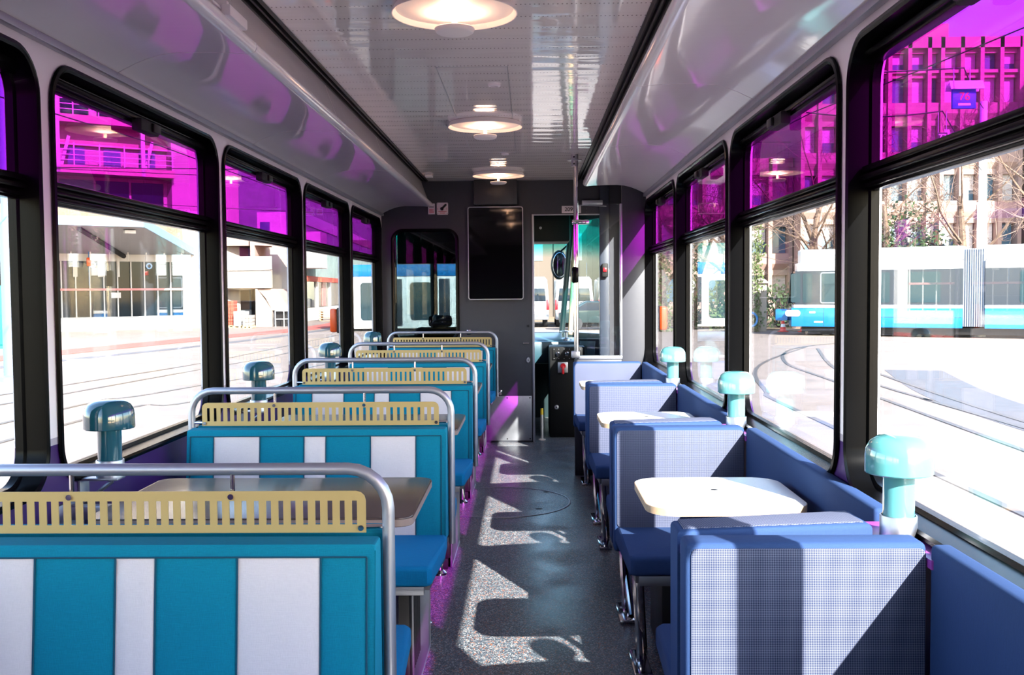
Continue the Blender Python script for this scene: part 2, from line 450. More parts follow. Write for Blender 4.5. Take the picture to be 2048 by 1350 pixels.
# ceiling edge grooves and cove panels
for sgn, side in ((-1,'left'), (1,'right')):
    X = lambda r: XC+sgn*r
    yend = YF if sgn < 0 else YP
    mb = MB(); mb.box(*sorted((X(.600), X(.675))), YB, YF, ZC+.012, ZC+.05)
    mb.box(*sorted((X(.604), X(.616))), YB, YF, ZC-.006, ZC+.02, .002); mb.box(*sorted((X(.632), X(.640))), YB, YF, ZC-.004, ZC+.02, .002)
    mb.box(*sorted((X(.655), X(.667))), YB, YF, ZC-.006, ZC+.02, .002)
    struct(mb, 'trim_1' if sgn < 0 else 'trim_2', M['dark'])
    prof = [(.9985,1.888),(.965,1.905),(.93,1.922),(.89,1.937),(.85,1.947),(.80,1.952),(.72,1.951),(.65,1.949),(.605,1.945),(.588,1.946),(.578,1.953),(.574,1.965),(.577,1.978),(.588,1.987),(.604,1.990),
            (.618,2.020),(.655,2.12),(.667,2.160),(.9985,2.160)]
    cv = None; n = 0; ya = YB
    for yb in (-1.3, .1, 1.5, 2.92, 4.34, 5.75, yend-.002) if sgn < 0 else (-1.2, .6, 2.02, 3.44, 4.86, yend-.002):
        m = MB(); pts = [(X(r), z) for r, z in prof]
        m.prism(pts, 'y', ya+.0028, yb-.0028)
        nm = 'trim_%d' % (3 if sgn < 0 else 4)
        if cv is None: cv = struct(m, nm, M['cove'], smooth=40)
        else: build(m, 'cove_panel', M['cove'], cv, smooth=40)
        ya = yb
    mb = MB(); mb.box(*sorted((X(.9975), X(.9745))), YB, yend-.01, 1.872, 1.893, .003)   # screwed strip under the cove
    y = .3
    while y < yend-.1:
        mb.lathe([(0,-.003),(.004,-.002),(.006,0)], (X(.9743), y, 1.8825), 8, 1, 'x') if sgn < 0 else mb.lathe([(0,.003),(.004,.002),(.006,0)], (X(.9743), y, 1.8825), 8, 1, 'x')
        y += .2358
    struct(mb, 'trim_5' if sgn < 0 else 'trim_6', [M['rail'], M['chrome']])
mb = MB(); mb.box(-.80,-.775, 2.62,2.78, 1.975,2.004,.004); mb.box(-.835,-.79,2.64,2.66,1.99,2.02,.003); mb.tube([(-.80,2.50,2.02),(-.808,2.58,2.0),(-.80,2.66,1.993)], .003, 6)
tag(build(mb, 'cable_clip', M['white']), 'small white clip with a loose cable on the lip of the left ceiling cove', 'clip')

# front wall with the cab window and the cab doorway
fy = lambda p, q, d: (p, YF+d, q)
cw = rrect(-1.115, -.600, .86, 1.745, .075, 8)
mb = MB(); holed(mb, XL, -.50, 0, 2.2, cw, fy, 0, .035)
mb.box(-.50, .037, YF, YF+.035, 0, 2.2); mb.box(.037, .575, YF, YF+.035, 1.868, 2.2); mb.box(.655, XR, YF, YF+.035, 0, 2.2)
struct(mb, 'wall_front', M['wallgrey'])
f = MB(); f.sweep(cw, [(-.022,-.004),(-.018,-.012),(-.004,-.012),(.006,-.006),(.006,.04),(-.022,.04)], fy)
cwin = struct(f, 'window_20', M['black'])
g = MB(); g.prism([(a,b) for a,b,_,_ in cw], 'y', YF+.014, YF+.02); build(g, 'pane', M['cabglass'], cwin, 'dark teal tinted pane', smooth=0)
mb = MB(); mb.box(.575, .655, YF-.03, YF+.05, 0, 2.15, .01); struct(mb, 'trim_7', mat('blue_grey_post', (44,51,64), .4))
mb = MB(); mb.box(.022, .040, YF-.008, YF+.04, 0, 1.872, .003); mb.box(.022, .575, YF-.006, YF+.04, 1.868, 1.876); struct(mb, 'trim_8', M['rail'])
mb = MB(); mb.box(-.40, .013, YF-.006, YF, .015, .385, .002)
for x in (-.385,-.19,-.002):
    for z in (.03,.37): mb.cyl((x, YF-.009, z), .006, .004, 'y', 8, 1)
tag(build(mb, 'kick_plate', [M['alu'], M['dark']]), 'bare aluminium kick plate screwed to the foot of the grey front wall', 'plate')

# right partition behind the last booth
mb = MB(); mb.box(.618, XR-.002, YP, YP+.03, 0, 1.955, .004); mb.box(.30, .618, YP, YP+.03, 0, .79, .004)
struct(mb, 'partition', M['wallgrey'])
sc = thing('glass_screen', 'clear glass wind screen between the chrome pole and grey partition', 'glass screen', (.46, YP+.015, .79))
mb = MB(); mb.prism(rpts(.385,.612,.81,1.828,.03), 'y', YP+.010, YP+.018); build(mb, 'pane', M['pane'], sc, world=True, smooth=0)
mb = MB(); mb.box(.33,.622,YP-.006,YP+.034,.788,.812,.003); mb.box(.605,.622,YP-.004,YP+.032,.81,1.828,.003); build(mb, 'frame', M['alu'], sc, world=True)
pl = thing('grab_pole', 'vertical chrome grab pole at the end of the booth row by the doorway', 'pole', (.306, YP, .80))
mb = MB(); mb.tube([(.312,YP-.02,.80),(.312,YP-.02,ZC)], .0160, 16); build(mb, 'tube', M['chrome'], pl, world=True)
mb = MB(); mb.box(.278,.334,YP-.045,YP+.012,.80,.845,.006); build(mb, 'socket', M['alu'], pl, world=True)
mb = MB(); mb.box(.284,.328,YP-.04,YP,1.30,1.41,.012); build(mb, 'grip', M['black'], pl, world=True)
mb = MB(); mb.box(.284,.40,YP-.044,YP+.022,1.692,1.722,.010); build(mb, 'clamp', M['chrome'], pl, world=True)
mb = MB(); mb.tube([(.306,YP-.02,2.075),(.306,YP-.02,ZC)], .0235, 14); mb.lathe([(0,0),(.05,0),(.05,.006),(0,.006)], (.306,YP-.02,2.112), 20)
for z in (2.09,2.135): mb.cyl((.30,YP-.047,z), .006, .006, 'y', 8, 1)
build(mb, 'ceiling_flange', [M['alu'],M['ink']], pl, world=True)

# entrance door on the right, beyond the partition
mb = MB()
mb.box(XR, XR+.075, bay_y(4)-.01, 6.86, 0, 2.2); mb.box(XR, XR+.075, 8.02, 8.3, 0, 2.2); mb.box(XR, XR+.075, 6.86, 8.02, 1.98, 2.2)
struct(mb, 'wall_entrance', M['wallgrey'])
dr = MB()
for a in (6.86, 7.44):
    dr.box(XR+.02, XR+.055, a, a+.07, .02, 1.98, .006); dr.box(XR+.02, XR+.055, a+.51, a+.58, .02, 1.98, .006)
    dr.box(XR+.02, XR+.055, a+.07, a+.51, .02, .28 if a > 7 else 1.45, .006); dr.box(XR+.02, XR+.055, a+.07, a+.51, 1.88, 1.98, .006)  # near leaf made mostly solid to block sun from the driver console
dr = struct(dr, 'door_1', M['wallgrey'])
for a in (6.86, 7.44):
    g = MB(); g.box(XR+.034, XR+.039, a+.06, a+.52, .27 if a > 7 else 1.44, 1.89); build(g, 'pane', M['pane'], dr)
h = MB(); h.tube([(XR-.005,7.40,1.25),(XR-.03,7.40,1.23),(XR-.03,7.40,.95),(XR-.005,7.40,.93)], .011, 8)
h.tube([(XR+.03,7.40,1.25),(XR-.005,7.40,1.25)], .011, 8); h.tube([(XR+.03,7.40,.93),(XR-.005,7.40,.93)], .011, 8)
build(h, 'handle', M['rail'], dr)
bx = thing('door_control', 'black door button box with a red button on the post behind glass', 'control box', (.62, YF-.06, 1.43))
mb = MB(); mb.box(.592,.64,YF-.075,YF-.031,1.36,1.47,.008); build(mb, 'housing', M['blackmatt'], bx, world=True)
mb = MB(); mb.box(.598,.628,YF-.085,YF-.073,1.40,1.435,.006); build(mb, 'button', M['red'], bx, world=True)

# ---------------------------------------------------------------- ceiling fittings
def ceiling_lamp(y, label):
    t = thing('ceiling_lamp', label, 'ceiling lamp', (-.232, y, ZC), group='round ceiling lamps')
    mb = MB()                                                         # flared ring under the ceiling
    mb.lathe([(.170,0),(.188,-.001),(.191,-.006),(.200,-.024),(.199,-.026),(.196,-.0255),(.186,-.008),(.170,-.006)], n=64)
    build(mb, 'rim', M['lampwhite'], t)
    mb = MB(); mb.lathe([(0,-.034),(.02,-.0335),(.06,-.028),(.12,-.018),(.186,-.010),(.186,-.004),(0,-.004)], n=64)
    build(mb, 'dish', M['lampwhite'], t)
    mb = MB(); mb.cyl((0,0,-.070), .0085, .040); build(mb, 'stem', M['lampstem'], t)
    mb = MB(); mb.lathe([(0,-.086),(.054,-.085),(.060,-.081),(.064,-.071),(.062,-.068),(.057,-.070),(.055,-.074),(0,-.074)], n=48)
    d = build(mb, 'reflector', M['lampwhite'], t)
    mb = MB(); mb.lathe([(.012,-.0735),(.050,-.0735),(.050,-.071),(.012,-.071)], n=40); build(mb, 'light_ring', M['glow'], d)
    return t
M['lampwhite'] = mat('lamp_white', (244,238,234), .45)
M['lampstem'] = mat('lamp_stem', (240,225,205), .3)
M['glow'] = mat('warm_light', (255,240,220), .5, emit=(1.0,.64,.44), estr=13)
L0 = ceiling_lamp(3.197, 'largest looking round white ceiling lamp, its disc cut by the top of the picture')
dup(L0, (-.232,5.38,ZC), label='middle one of the three round white ceiling lamps')
dup(L0, (-.232,7.65,ZC), label='round white ceiling lamp in front of the dark panel above the screen')
for x, y, r, lb in ((-.148,4.40,.028,'small round vent in the ceiling between the first and second lamps'), (-.155,6.60,.025,'small round vent in the ceiling just before the farthest lamp')):
    mb = MB(); mb.lathe([(0,-.002),(r*.55,-.002),(r*.62,-.009),(r*.95,-.007),(r,0)], (x,y,ZC), 28); mb.lathe([(0,-.0025),(r*.5,-.0025),(r*.5,-.001)], (x,y,ZC), 20, 1)
    tag(build(mb, 'ceiling_vent', [M['white'],M['ink']]), lb, 'vent')
mb = MB()                                                             # inspection hatch joints
x0, x1, y0, y1 = -.232-.14, -.232+.15, 4.05, 6.52
for a in ((x0,x0+.002,y0,y1),(x1-.002,x1,y0,y1),(x0,x1,y0,y0+.002),(x0,x1,y1-.002,y1)): mb.box(a[0],a[1],a[2],a[3],ZC-.0012,ZC+.001)
tag(build(mb, 'ceiling_hatch', M['alu'], smooth=0), 'thin rectangular hatch outline in the ceiling around the middle lamp', 'hatch')
mb = MB(); mb.box(-.80,-.745,7.70,7.80,ZC-.018,ZC,.004); mb.box(-.795,-.75,7.69,7.705,ZC-.014,ZC-.004,.002)
tag(build(mb, 'smoke_detector', M['white']), 'small white detector box on the ceiling near the left front corner', 'detector')

# ---------------------------------------------------------------- front wall fittings
tv = thing('wall_screen', 'black upright flat screen with a thin silver rim on the grey front wall', 'screen', (-.275, YF, 1.18))
mb = MB(); mb.prism(rpts(-.499,-.049,1.182,1.937,.02), 'y', YF-.050, YF-.004); build(mb, 'housing', M['blackmatt'], tv, world=True)
f = MB(); f.sweep(rrect(-.500,-.048,1.181,1.938,.02,5), [(0,0),(.007,0),(.007,.01),(0,.01)], lambda p,q,d: (p,YF-.056+d,q)); build(f, 'rim', M['rail'], tv, world=True)
mb = MB(); mb.prism(rpts(-.493,-.055,1.188,1.931,.014), 'y', YF-.054, YF-.049); build(mb, 'display', M['screen'], tv, world=True, smooth=0)
mb = MB(); mb.box(-.448,-.094,YF-.10,YF-.001,1.95,2.152,.012)
tag(build(mb, 'cable_cover', mat('black_grey_cover', (46,46,48), .4)), 'dark grey curved cover panel between the upright screen and ceiling', 'cover')
s1 = thing('instruction_plate', 'narrow pinkish white instruction plate beside the key plate on the front wall', 'sign', (-.80, YF, 1.87))
mb = MB(); mb.box(-.826,-.771,YF-.004,YF,1.884,1.972,.002); build(mb, 'plate', M['plate'], s1, world=True)
mb = MB()
for i, z in enumerate((1.945,1.938,1.925,1.918,1.911,1.904,1.897)): mb.box(-.818,-.779 if i != 3 else -.79,YF-.0055,YF-.0035,z-.0018,z+.0018, mi=0 if i < 2 else 1)
build(mb, 'printing', [M['ink'],M['red']], s1, world=True, smooth=0)
s2 = thing('emergency_handle_plate', 'square pinkish white plate with a black turning lever on the front wall', 'sign', (-.70, YF, 1.87))
mb = MB(); mb.prism(rpts(-.755,-.662,1.880,1.978,.008), 'y', YF-.005, YF)
for x in (-.747,-.670):
    for z in (1.888,1.970): mb.cyl((x,YF-.008,z), .003, .004, 'y', 8, 1)
build(mb, 'plate', [M['plate'],M['ink']], s2, world=True)
mb = MB(); mb.cyl((-.712,YF-.03,1.927), .013, .026, 'y'); mb.obox((-.695,YF-.026,1.944), (.055,.012,.017), ry=-.78, bev=.005); build(mb, 'lever', M['blackmatt'], s2, world=True)
mb = MB()
for x0_, x1_, z in ((-.742,-.676,1.906),(-.730,-.688,1.893)):
    x = x0_
    while x < x1_: mb.box(x,x+.0055,YF-.0065,YF-.0045,z-.003,z+.003); x += .0075
for x in (-.748,-.674): mb.box(x,x+.003,YF-.0065,YF-.0045,1.920,1.935)
build(mb, 'printing', M['red'], s2, world=True, smooth=0)
s3 = thing('number_plate', 'white plate reading 2095 above the cab doorway behind the chrome pole', 'sign', (.345, YF, 1.86))
mb = MB(); mb.box(.268,.425,YF-.005,YF,1.884,1.943,.002); build(mb, 'plate', M['plate'], s3, world=True)
text('2095', .045, (-.0095, -.0062, .0535), (PI/2,0,0), M['ink'], 'number', s3)
dh = thing('cab_door_hardware', 'slim metal handle and oval lock on the grey panel edge beside the cab doorway', 'handle', (.0, YF, .67))
mb = MB(); mb.cyl((-.012,YF-.035,.822), .006, .035, 'y', 10); mb.tube([(-.055,YF-.033,.822),(-.006,YF-.033,.822)], .0055, 8); build(mb, 'handle', M['chrome'], dh, world=True)
mb = MB(); mb.lathe([(0,-.012),(.014,-.010),(.017,0)], (0,0,0), 20, axis='y'); bmesh.ops.transform(mb.bm, matrix=Matrix.Translation((-.014,YF,.682)) @ Matrix.Diagonal((1,1,1.5,1)), verts=mb.bm.verts[:]); mb.cyl((-.014,YF-.014,.682), .005, .004, 'y', 10, 1)
build(mb, 'lock', [M['alu'],M['ink']], dh, world=True)
mb = MB(); mb.lathe([(.004,-.004),(.009,-.004),(.010,0)], (-.012,YF,.962), 16, axis='y'); build(mb, 'keyhole', M['ink'], dh, world=True)
for x, z, lb in ((-.502,.915,'small chrome bracket on the front wall above the farthest bench rail'), (-.247,.375+.04,'small chrome bracket on the front wall beside the farthest bench rail end')):
    mb = MB(); mb.box(x-.016,x+.016,YF-.004,YF,z-.02,z+.02,.003); mb.cyl((x,YF-.03,z), .008, .03, 'y', 10)
    tag(build(mb, 'wall_bracket', M['chrome']), lb, 'bracket')

mb = MB(); mb.box(.43,.60,YF-.05,YF,1.945,1.985,.006); mb.tube([(.36,YF-.02,1.94),(.45,YF-.04,1.945),(.63,YF-.03,1.935)], .005, 8)
tag(build(mb, 'door_stay', M['alu']), 'small silver door stay bracket above the cab doorway behind the glass screen', 'bracket')

# ---------------------------------------------------------------- floor turntable cover
cx, cy, R = -.193, 5.866, .425
cov = thing('floor_hatch', 'big round inspection cover ringed in worn metal in the aisle floor', 'hatch', (cx, cy, 0))
mb = MB(); mb.lathe([(R-.008,0),(R-.008,.0025),(R-.004,.004),(R+.002,.004),(R+.006,.0025),(R+.006,0)], n=96); build(mb, 'ring', M['rail'], cov)
mb = MB(); mb.lathe([(0,.0008),(R-.009,.0008),(R-.009,0)], n=96); build(mb, 'cover', M['floor'], cov, smooth=0)
for dx, dy in ((.29,.28),(.24,-.20)):
    mb = MB(); mb.lathe([(0,.0016),(.019,.0016),(.021,.0008)], (dx,dy,0), 20); build(mb, 'lifting_hole', M['ink'], cov)

# ---------------------------------------------------------------- left: back-to-back benches with rail and slotted screen
def bench(label, single=False):
    t = thing('bench', label, 'bench', (0,0,0), group='turquoise striped benches along the left windows')
    def rot(mb, k):
        if k: bmesh.ops.transform(mb.bm, matrix=Matrix.Rotation(PI,4,'Z'), verts=mb.bm.verts[:])
        return mb
    HW = .4275
    ST = [-.413,-.3355,-.183,-.0375,.0345,.1815,.3305,.413]
    for k in ((0,) if single else (0,1)):
        mb = MB(); mb.prism([(-.128,.43),(-.122,.45),(-.088,.790),(-.082,.799),(-.026,.800),(-.020,.794),(-.020,.43)], 'x', -HW, HW, bev=.006)
        bk = build(rot(mb,k), 'backrest', M['teal'], t)
        mb = MB()                                                     # seven sewn stripes, softly padded
        for j in range(7):
            xa, xb = ST[j], ST[j+1]; nx, nz = 6, 10; z0, z1 = .452, .778
            V = []
            for a in range(nz+1):
                row = []
                for c in range(nx+1):
                    u, v = c/nx, a/nz; z = z0+(z1-z0)*v
                    if v < .04 or v > .96: pad = 0
                    else: pad = .0055*(1-(2*u-1)**6)*(1-(2*v-1)**14)
                    row.append(mb.bm.verts.new((xa+(xb-xa)*u, -.1222+(z-.45)*.1-.0005-pad-.002, z)))
                V.append(row)
            for a in range(nz):
                for c in range(nx):
                    f = mb.bm.faces.new((V[a][c],V[a][c+1],V[a+1][c+1],V[a+1][c])); f.material_index = j % 2
        cov_ = build(rot(mb,k), 'striped_cover', [M['teal'],M['cream']], bk, 'turquoise and light grey striped cover')
        mb = MB()
        for x in ST: mb.tube([(x,-.1268+(z-.45)*.1+.0005,z) for z in (.452,.56,.67,.778)], .0018, 6)
        mb.tube([(-.413,-.0935,.779),(.413,-.0935,.779)], .0018, 6)
        build(rot(mb,k), 'piping', M['seam'], bk)
        mb = MB()                                                     # seat cushion, tapering to the front
        pts = [(-.43,-.10),(.43,-.10),(.432,-.20),(.418,-.49),(.405,-.505),(-.405,-.505),(-.418,-.49),(-.432,-.20)]
        mb.prism(pts, 'z', .398, .458, bev=.014)
        build(rot(mb,k), 'seat', M['tealseat'], t)
        mb = MB(); mb.prism([(-.42,-.08),(.42,-.08),(.41,-.48),(-.41,-.48)], 'z', .384, .398); mb.box(-.40,.395,-.495,-.47,.372,.398,.002)
        build(rot(mb,k), 'seat_pan', M['pan'], t)
    mb = MB(); r = .075                                               # bent tube rail
    path = [(.439,0,.40),(.439,0,.835)]
    for i in range(7):
        a = math.radians(90*i/6); path.append((.439-r+r*math.cos(a), 0, .921-r+r*math.sin(a)))
    for i in range(7):
        a = math.radians(90+90*i/6); path.append((-.439+r+r*math.cos(a), 0, .921-r+r*math.sin(a)))
    path.append((-.439,0,.40))
    mb.tube(path, .0118, 14); build(mb, 'handrail', M['rail'], t)
    mb = MB(); y0, y1 = -.014, -.011                                  # slotted gold sheet
    top = [(-.399,.864)]+[(a,b) for a,b in rpts(-.399,.399,.80,.882,.018)[6:18]]+[(.399,.864)]
    arc = [(.399,.864)]+[(.381+.018*math.cos(math.radians(a)), .864+.018*math.sin(math.radians(a))) for a in (0,30,60,90)]+[(-.381+.018*math.cos(math.radians(a)), .864+.018*math.sin(math.radians(a))) for a in (90,120,150,180)]
    mb.prism(arc[1:], 'y', y0, y1); mb.prism([(-.399,.804),(.399,.804),(.399,.819),(-.399,.819)], 'y', y0, y1)
    N = 34; pitch = .0229; x = -.399; sx = -pitch*(N-1)/2
    for i in range(N+1):
        xe = sx+pitch*i-.0047 if i < N else .399
        mb.box(x, xe, y0, y1, .819, .864); x = sx+pitch*i+.0047
    build(mb, 'slotted_panel', M['gold'], t, smooth=0)
    for px in (-.155,.148):
        mb = MB(); mb.tube([(px,-.003,.912),(px,-.003,.868)], .0046, 8); mb.cyl((px,-.018,.872), .0055, .016, 'y', 10); build(mb, 'hanger', M['chrome'], t)
    for sg in (-1,1):
        mb = MB(); mb.tube([(sg*.434,0,.813),(sg*.388,-.006,.813)], .0045, 8); mb.cyl((sg*.390,-.018,.813), .0055, .012, 'y', 10); build(mb, 'side_pin', M['chrome'], t)
    mb = MB(); mb.box(-.34,.343,-.40,.06 if single else .18,.05,.372,.012, mi=0); mb.box(.342,.346,-.36,.05 if single else .14,.0,.365,.006, mi=1)
    for q in range(7): mb.box(.343,.348,-.34+q*.024,-.328+q*.024,.10,.33, mi=2)
    mb.box(-.33,.33,-.39,.05 if single else .17,0,.06,.004, mi=0); mb.cyl((.29,-.412,.28), .008, .012, 'y', 10, 1)
    build(mb, 'heater_pedestal', [M['dark'],M['alu'],M['ink']], t)
    for yy_ in ((-.455,) if single else (-.455,.36)):
        mb = MB(); mb.tube([(.30,yy_,.384),(.30,yy_,.02)], .016, 12); mb.lathe([(0,0),(.034,0),(.032,.008),(.018,.02),(0,.02)], (.30,yy_,0), 20); build(mb, 'foot', M['chrome'], t)
    return t
BX = -.7055
b1 = bench('turquoise striped bench nearest the camera, its left end cut by the picture edge'); b1.location = (BX,1.84,0)
for y, lb in ((3.33,'second turquoise striped bench from the camera, in front of the second dark mushroom lamp'), (4.81,'third turquoise striped bench from the camera, in the middle of the row'),
              (6.30,'fourth turquoise striped bench, last but one before the grey front wall')):
    dup(b1, (BX,y,0), label=lb)
b5 = bench('farthest turquoise striped bench, its rail against the grey front wall', True); b5.location = (BX,8.02,0)

def lamp(t, mt, k=1.065):
    sc_ = lambda prof: [(r*k,z*k) for r,z in prof]
    mb = MB(); mb.lathe(sc_([(0,.197),(.020,.1965),(.040,.1925),(.052,.184),(.0595,.171),(.062,.156),(.062,.125),(.0605,.123),(.058,.125),(.057,.150),(0,.160)]), n=40); build(mb, 'cap', M[mt], t)
    mb = MB(); mb.lathe(sc_([(0,.03),(.029,.03),(.029,.160),(0,.160)]), n=32); build(mb, 'stem', M[mt], t)
    mb = MB(); mb.lathe(sc_([(0,0),(.034,0),(.034,.042),(.0335,.043),(.031,.043),(.031,.038),(0,.038)]), n=32); build(mb, 'base_ring', M['alu'], t)
    return t
LY = (2.65,4.13,5.62,7.16)
lamp_l = lamp(thing('mushroom_lamp', 'dark teal mushroom lamp by the left window behind the nearest bench rail', 'table lamp', (-1.135,LY[0],.758), group='dark teal mushroom lamps on the left sill'), 'lamp_dark')
for y, lb in zip(LY[1:], ('dark teal mushroom lamp by the left window behind the second bench rail','dark teal mushroom lamp by the left window behind the third bench rail','dark teal mushroom lamp farthest along the left window sill')):
    dup(lamp_l, (-1.135,y,.758), label=lb)
def bracket(y, lb):
    mb = MB(); mb.box(-1.2125,-1.105,y-.028,y+.028,.750,.758,.002); mb.box(-1.2125,-1.205,y-.028,y+.028,.67,.758,.002); mb.tube([(-1.21,y-.022,.68),(-1.12,y-.022,.750)], .006, 6)
    return tag(build(mb, 'lamp_bracket', M['alu']), lb, 'bracket', 'lamp brackets on the left wall')
for y, n_ in zip(LY, ('nearest','second','third','farthest')): bracket(y, 'small metal wall bracket carrying the %s dark teal mushroom lamp' % n_)

def left_table(y, lb):
    t = thing('table', lb, 'table', (-.68,y,0), group='brown folding tables on the left')
    pts = [(a,b) for a,b in rpts(-.372,.40,-.255,.255,.035)]
    mb = MB(); mb.prism(pts, 'z', .700, .722, bev=.002); build(mb, 'tabletop', M['tabletop'], t)
    f = MB(); f.sweep(rrect(-.373,.401,-.256,.256,.036,5), [(-.0008,.702),(.0005,.702),(.0005,.718),(-.0008,.718)], lambda p,q,d: (p,q,d)); build(f, 'edge_band', M['tableedge'], t)
    mb = MB(); mb.box(-.5325,-.36,-.02,.02,.665,.70,.003); mb.box(-.5325,-.522,-.08,.08,.52,.71,.003); mb.tube([(-.525,0,.54),(-.20,0,.695)], .012, 8); build(mb, 'wall_arm', M['rail'], t)
    mb = MB(); mb.tube([(.18,0,.70),(.18,0,.01)], .016, 12); mb.lathe([(0,0),(.06,0),(.06,.006),(.02,.014),(0,.014)], (.18,0,0), 24); build(mb, 'leg', M['rail'], t)
    return t
for y, lb in ((2.555,'brown laminate table behind the nearest turquoise bench rail'),(4.02,'brown laminate table between the second and third turquoise benches'),(5.53,'brown laminate table between the third and fourth turquoise benches'),(7.08,'brown laminate table before the farthest turquoise bench')):
    left_table(y, lb)

# ---------------------------------------------------------------- right: blue booths
RY = (1.85,3.43,5.02,6.61)
KB = 1.07
def fit(mb, ox=.48):
    """author dimensions -> measured booth size; keeps the feet on the floor and the wall side clear"""
    for v in mb.bm.verts:
        x = (v.co.x+ox)*KB; z = 1.25+(v.co.z-1.25)*KB if v.co.z > .36 else v.co.z*((1.25-.89*KB)/.36)
        v.co = Vector((min(x,.781)-ox, v.co.y*KB, z))
    return mb
def booth(label, last=False):
    t = thing('booth_seat', label, 'bench', (.48,0,0), group='blue booth seats along the right windows')
    ox = -.48
    mb = MB(); mb.box(.270+ox,.691+ox,0,.072,.40,.806,.011,3)
    bk = build(fit(mb), 'backrest', M['blue'], t)
    mb = MB(); mb.prism(rpts(.280+ox,.687+ox,.482,.797,.010), 'y', -.0035, .004, bev=.002); build(fit(mb), 'dotted_cover', M['knit'], bk, 'pale dotted knit cover')
    mb = MB(); mb.prism([(.274+ox,.01),(.686+ox,.01),(.686+ox,-.35),(.30+ox,-.37),(.287+ox,-.362),(.285+ox,-.35)], 'z', .425, .482, bev=.013); build(fit(mb), 'seat', M['blue'], t)
    mb = MB(); mb.prism([(.29+ox,.02),(.685+ox,.02),(.685+ox,-.34),(.302+ox,-.35)], 'z', .402, .425); mb.box(.31+ox,.685+ox,-.36,-.335,.395,.425,.002); build(fit(mb), 'seat_pan', M['pan'], t)
    if not last:
        mb = MB(); mb.prism([(.270+ox,.095),(.646+ox,.148),(.640+ox,.262),(.270+ox,.185)], 'z', .40, .806, bev=.011)
        fb = build(fit(mb), 'backrest', M['blue'], t)
        mb = MB(); mb.prism([(.283+ox,.108),(.632+ox,.157),(.626+ox,.249),(.283+ox,.178)], 'z', .803, .8085, bev=.002); build(fit(mb), 'dotted_cover', M['knit'], fb)
        mb = MB(); mb.prism([(.274+ox,.14),(.686+ox,.20),(.686+ox,.55),(.30+ox,.55),(.285+ox,.53)], 'z', .425, .482, bev=.013); build(fit(mb), 'seat', M['blue'], t)
        mb = MB(); mb.prism([(.29+ox,.14),(.685+ox,.20),(.685+ox,.53),(.302+ox,.53)], 'z', .402, .425); build(fit(mb), 'seat_pan', M['pan'], t)
        mb = MB(); mb.prism([(.275+ox,.06),(.690+ox,.06),(.690+ox,-.02),(.782+ox,-.02),(.782+ox,.275),(.652+ox,.275),(.652+ox,.15),(.275+ox,.10)], 'z', .764, .780); build(fit(mb), 'ledge', M['ledge'], t)
    for yy_ in ((-.16,) if last else (-.16,.36)):
        sg = -1 if yy_ < 0 else 1
        mb = MB(); mb.tube([(.34+ox,yy_+sg*.14,.402),(.38+ox,yy_-sg*.06,.02)], .013, 10); mb.tube([(.34+ox,yy_,.402),(.36+ox,yy_,.015)], .011, 10); mb.box(.33+ox,.39+ox,yy_-.11,yy_+.11,0,.016,.004); mb.cyl((.335+ox,yy_+sg*.12,.37), .009, .02, 'x', 10)
        build(mb, 'leg', M['chrome'], t)
    mb = MB(); mb.box(.44+ox,.68+ox,-.10,.06 if last else .22,.0,.39,.008); build(mb, 'pedestal', M['dark'], t)
    return t
M['ledge'] = mat('purple_ledge', (150,70,160), .3)
c1 = booth('blue booth seat nearest the camera with the large pale teal lamp on its ledge'); c1.location = (.48,RY[0],0)
dup(c1, (.48,RY[1],0), label='second blue booth seat from the camera, behind the big white table')
dup(c1, (.48,RY[2],0), label='third blue booth seat from the camera, between the two farther lamps')
c4 = booth('farthest blue booth seat, under the clear glass screen', True); c4.location = (.48,RY[3],0)
lamp_r = lamp(thing('mushroom_lamp', 'large looking pale teal mushroom lamp on the nearest booth ledge', 'table lamp', (.742,RY[0]+.155,.7475), group='pale teal mushroom lamps on the booth ledges'), 'lamp_light')
dup(lamp_r, (.742,RY[1]+.155,.7475), label='middle pale teal mushroom lamp, on the second booth ledge')
dup(lamp_r, (.742,RY[2]+.155,.7475), label='farthest pale teal mushroom lamp by the right window')
def bolster(y0, y1, lb):
    t = thing('side_bolster', lb, 'bolster', (.765,(y0+y1)/2,0), group='blue bolsters under the right windows')
    mb = MB(); mb.box(-.023,.0165,-(y1-y0)/2,(y1-y0)/2,.34,.775,.010,3); build(mb, 'cushion', M['blue'], t)
    return t
bolster(.46,RY[0]-.003,'blue upholstered bolster in the bottom right corner of the picture')
bolster(RY[0]+.297,RY[1]-.003,'blue upholstered bolster beside the nearest white table')
bolster(RY[1]+.297,RY[2]-.003,'blue upholstered bolster beside the second white table')
bolster(RY[2]+.297,RY[3]-.002,'blue upholstered bolster beside the farthest white table')
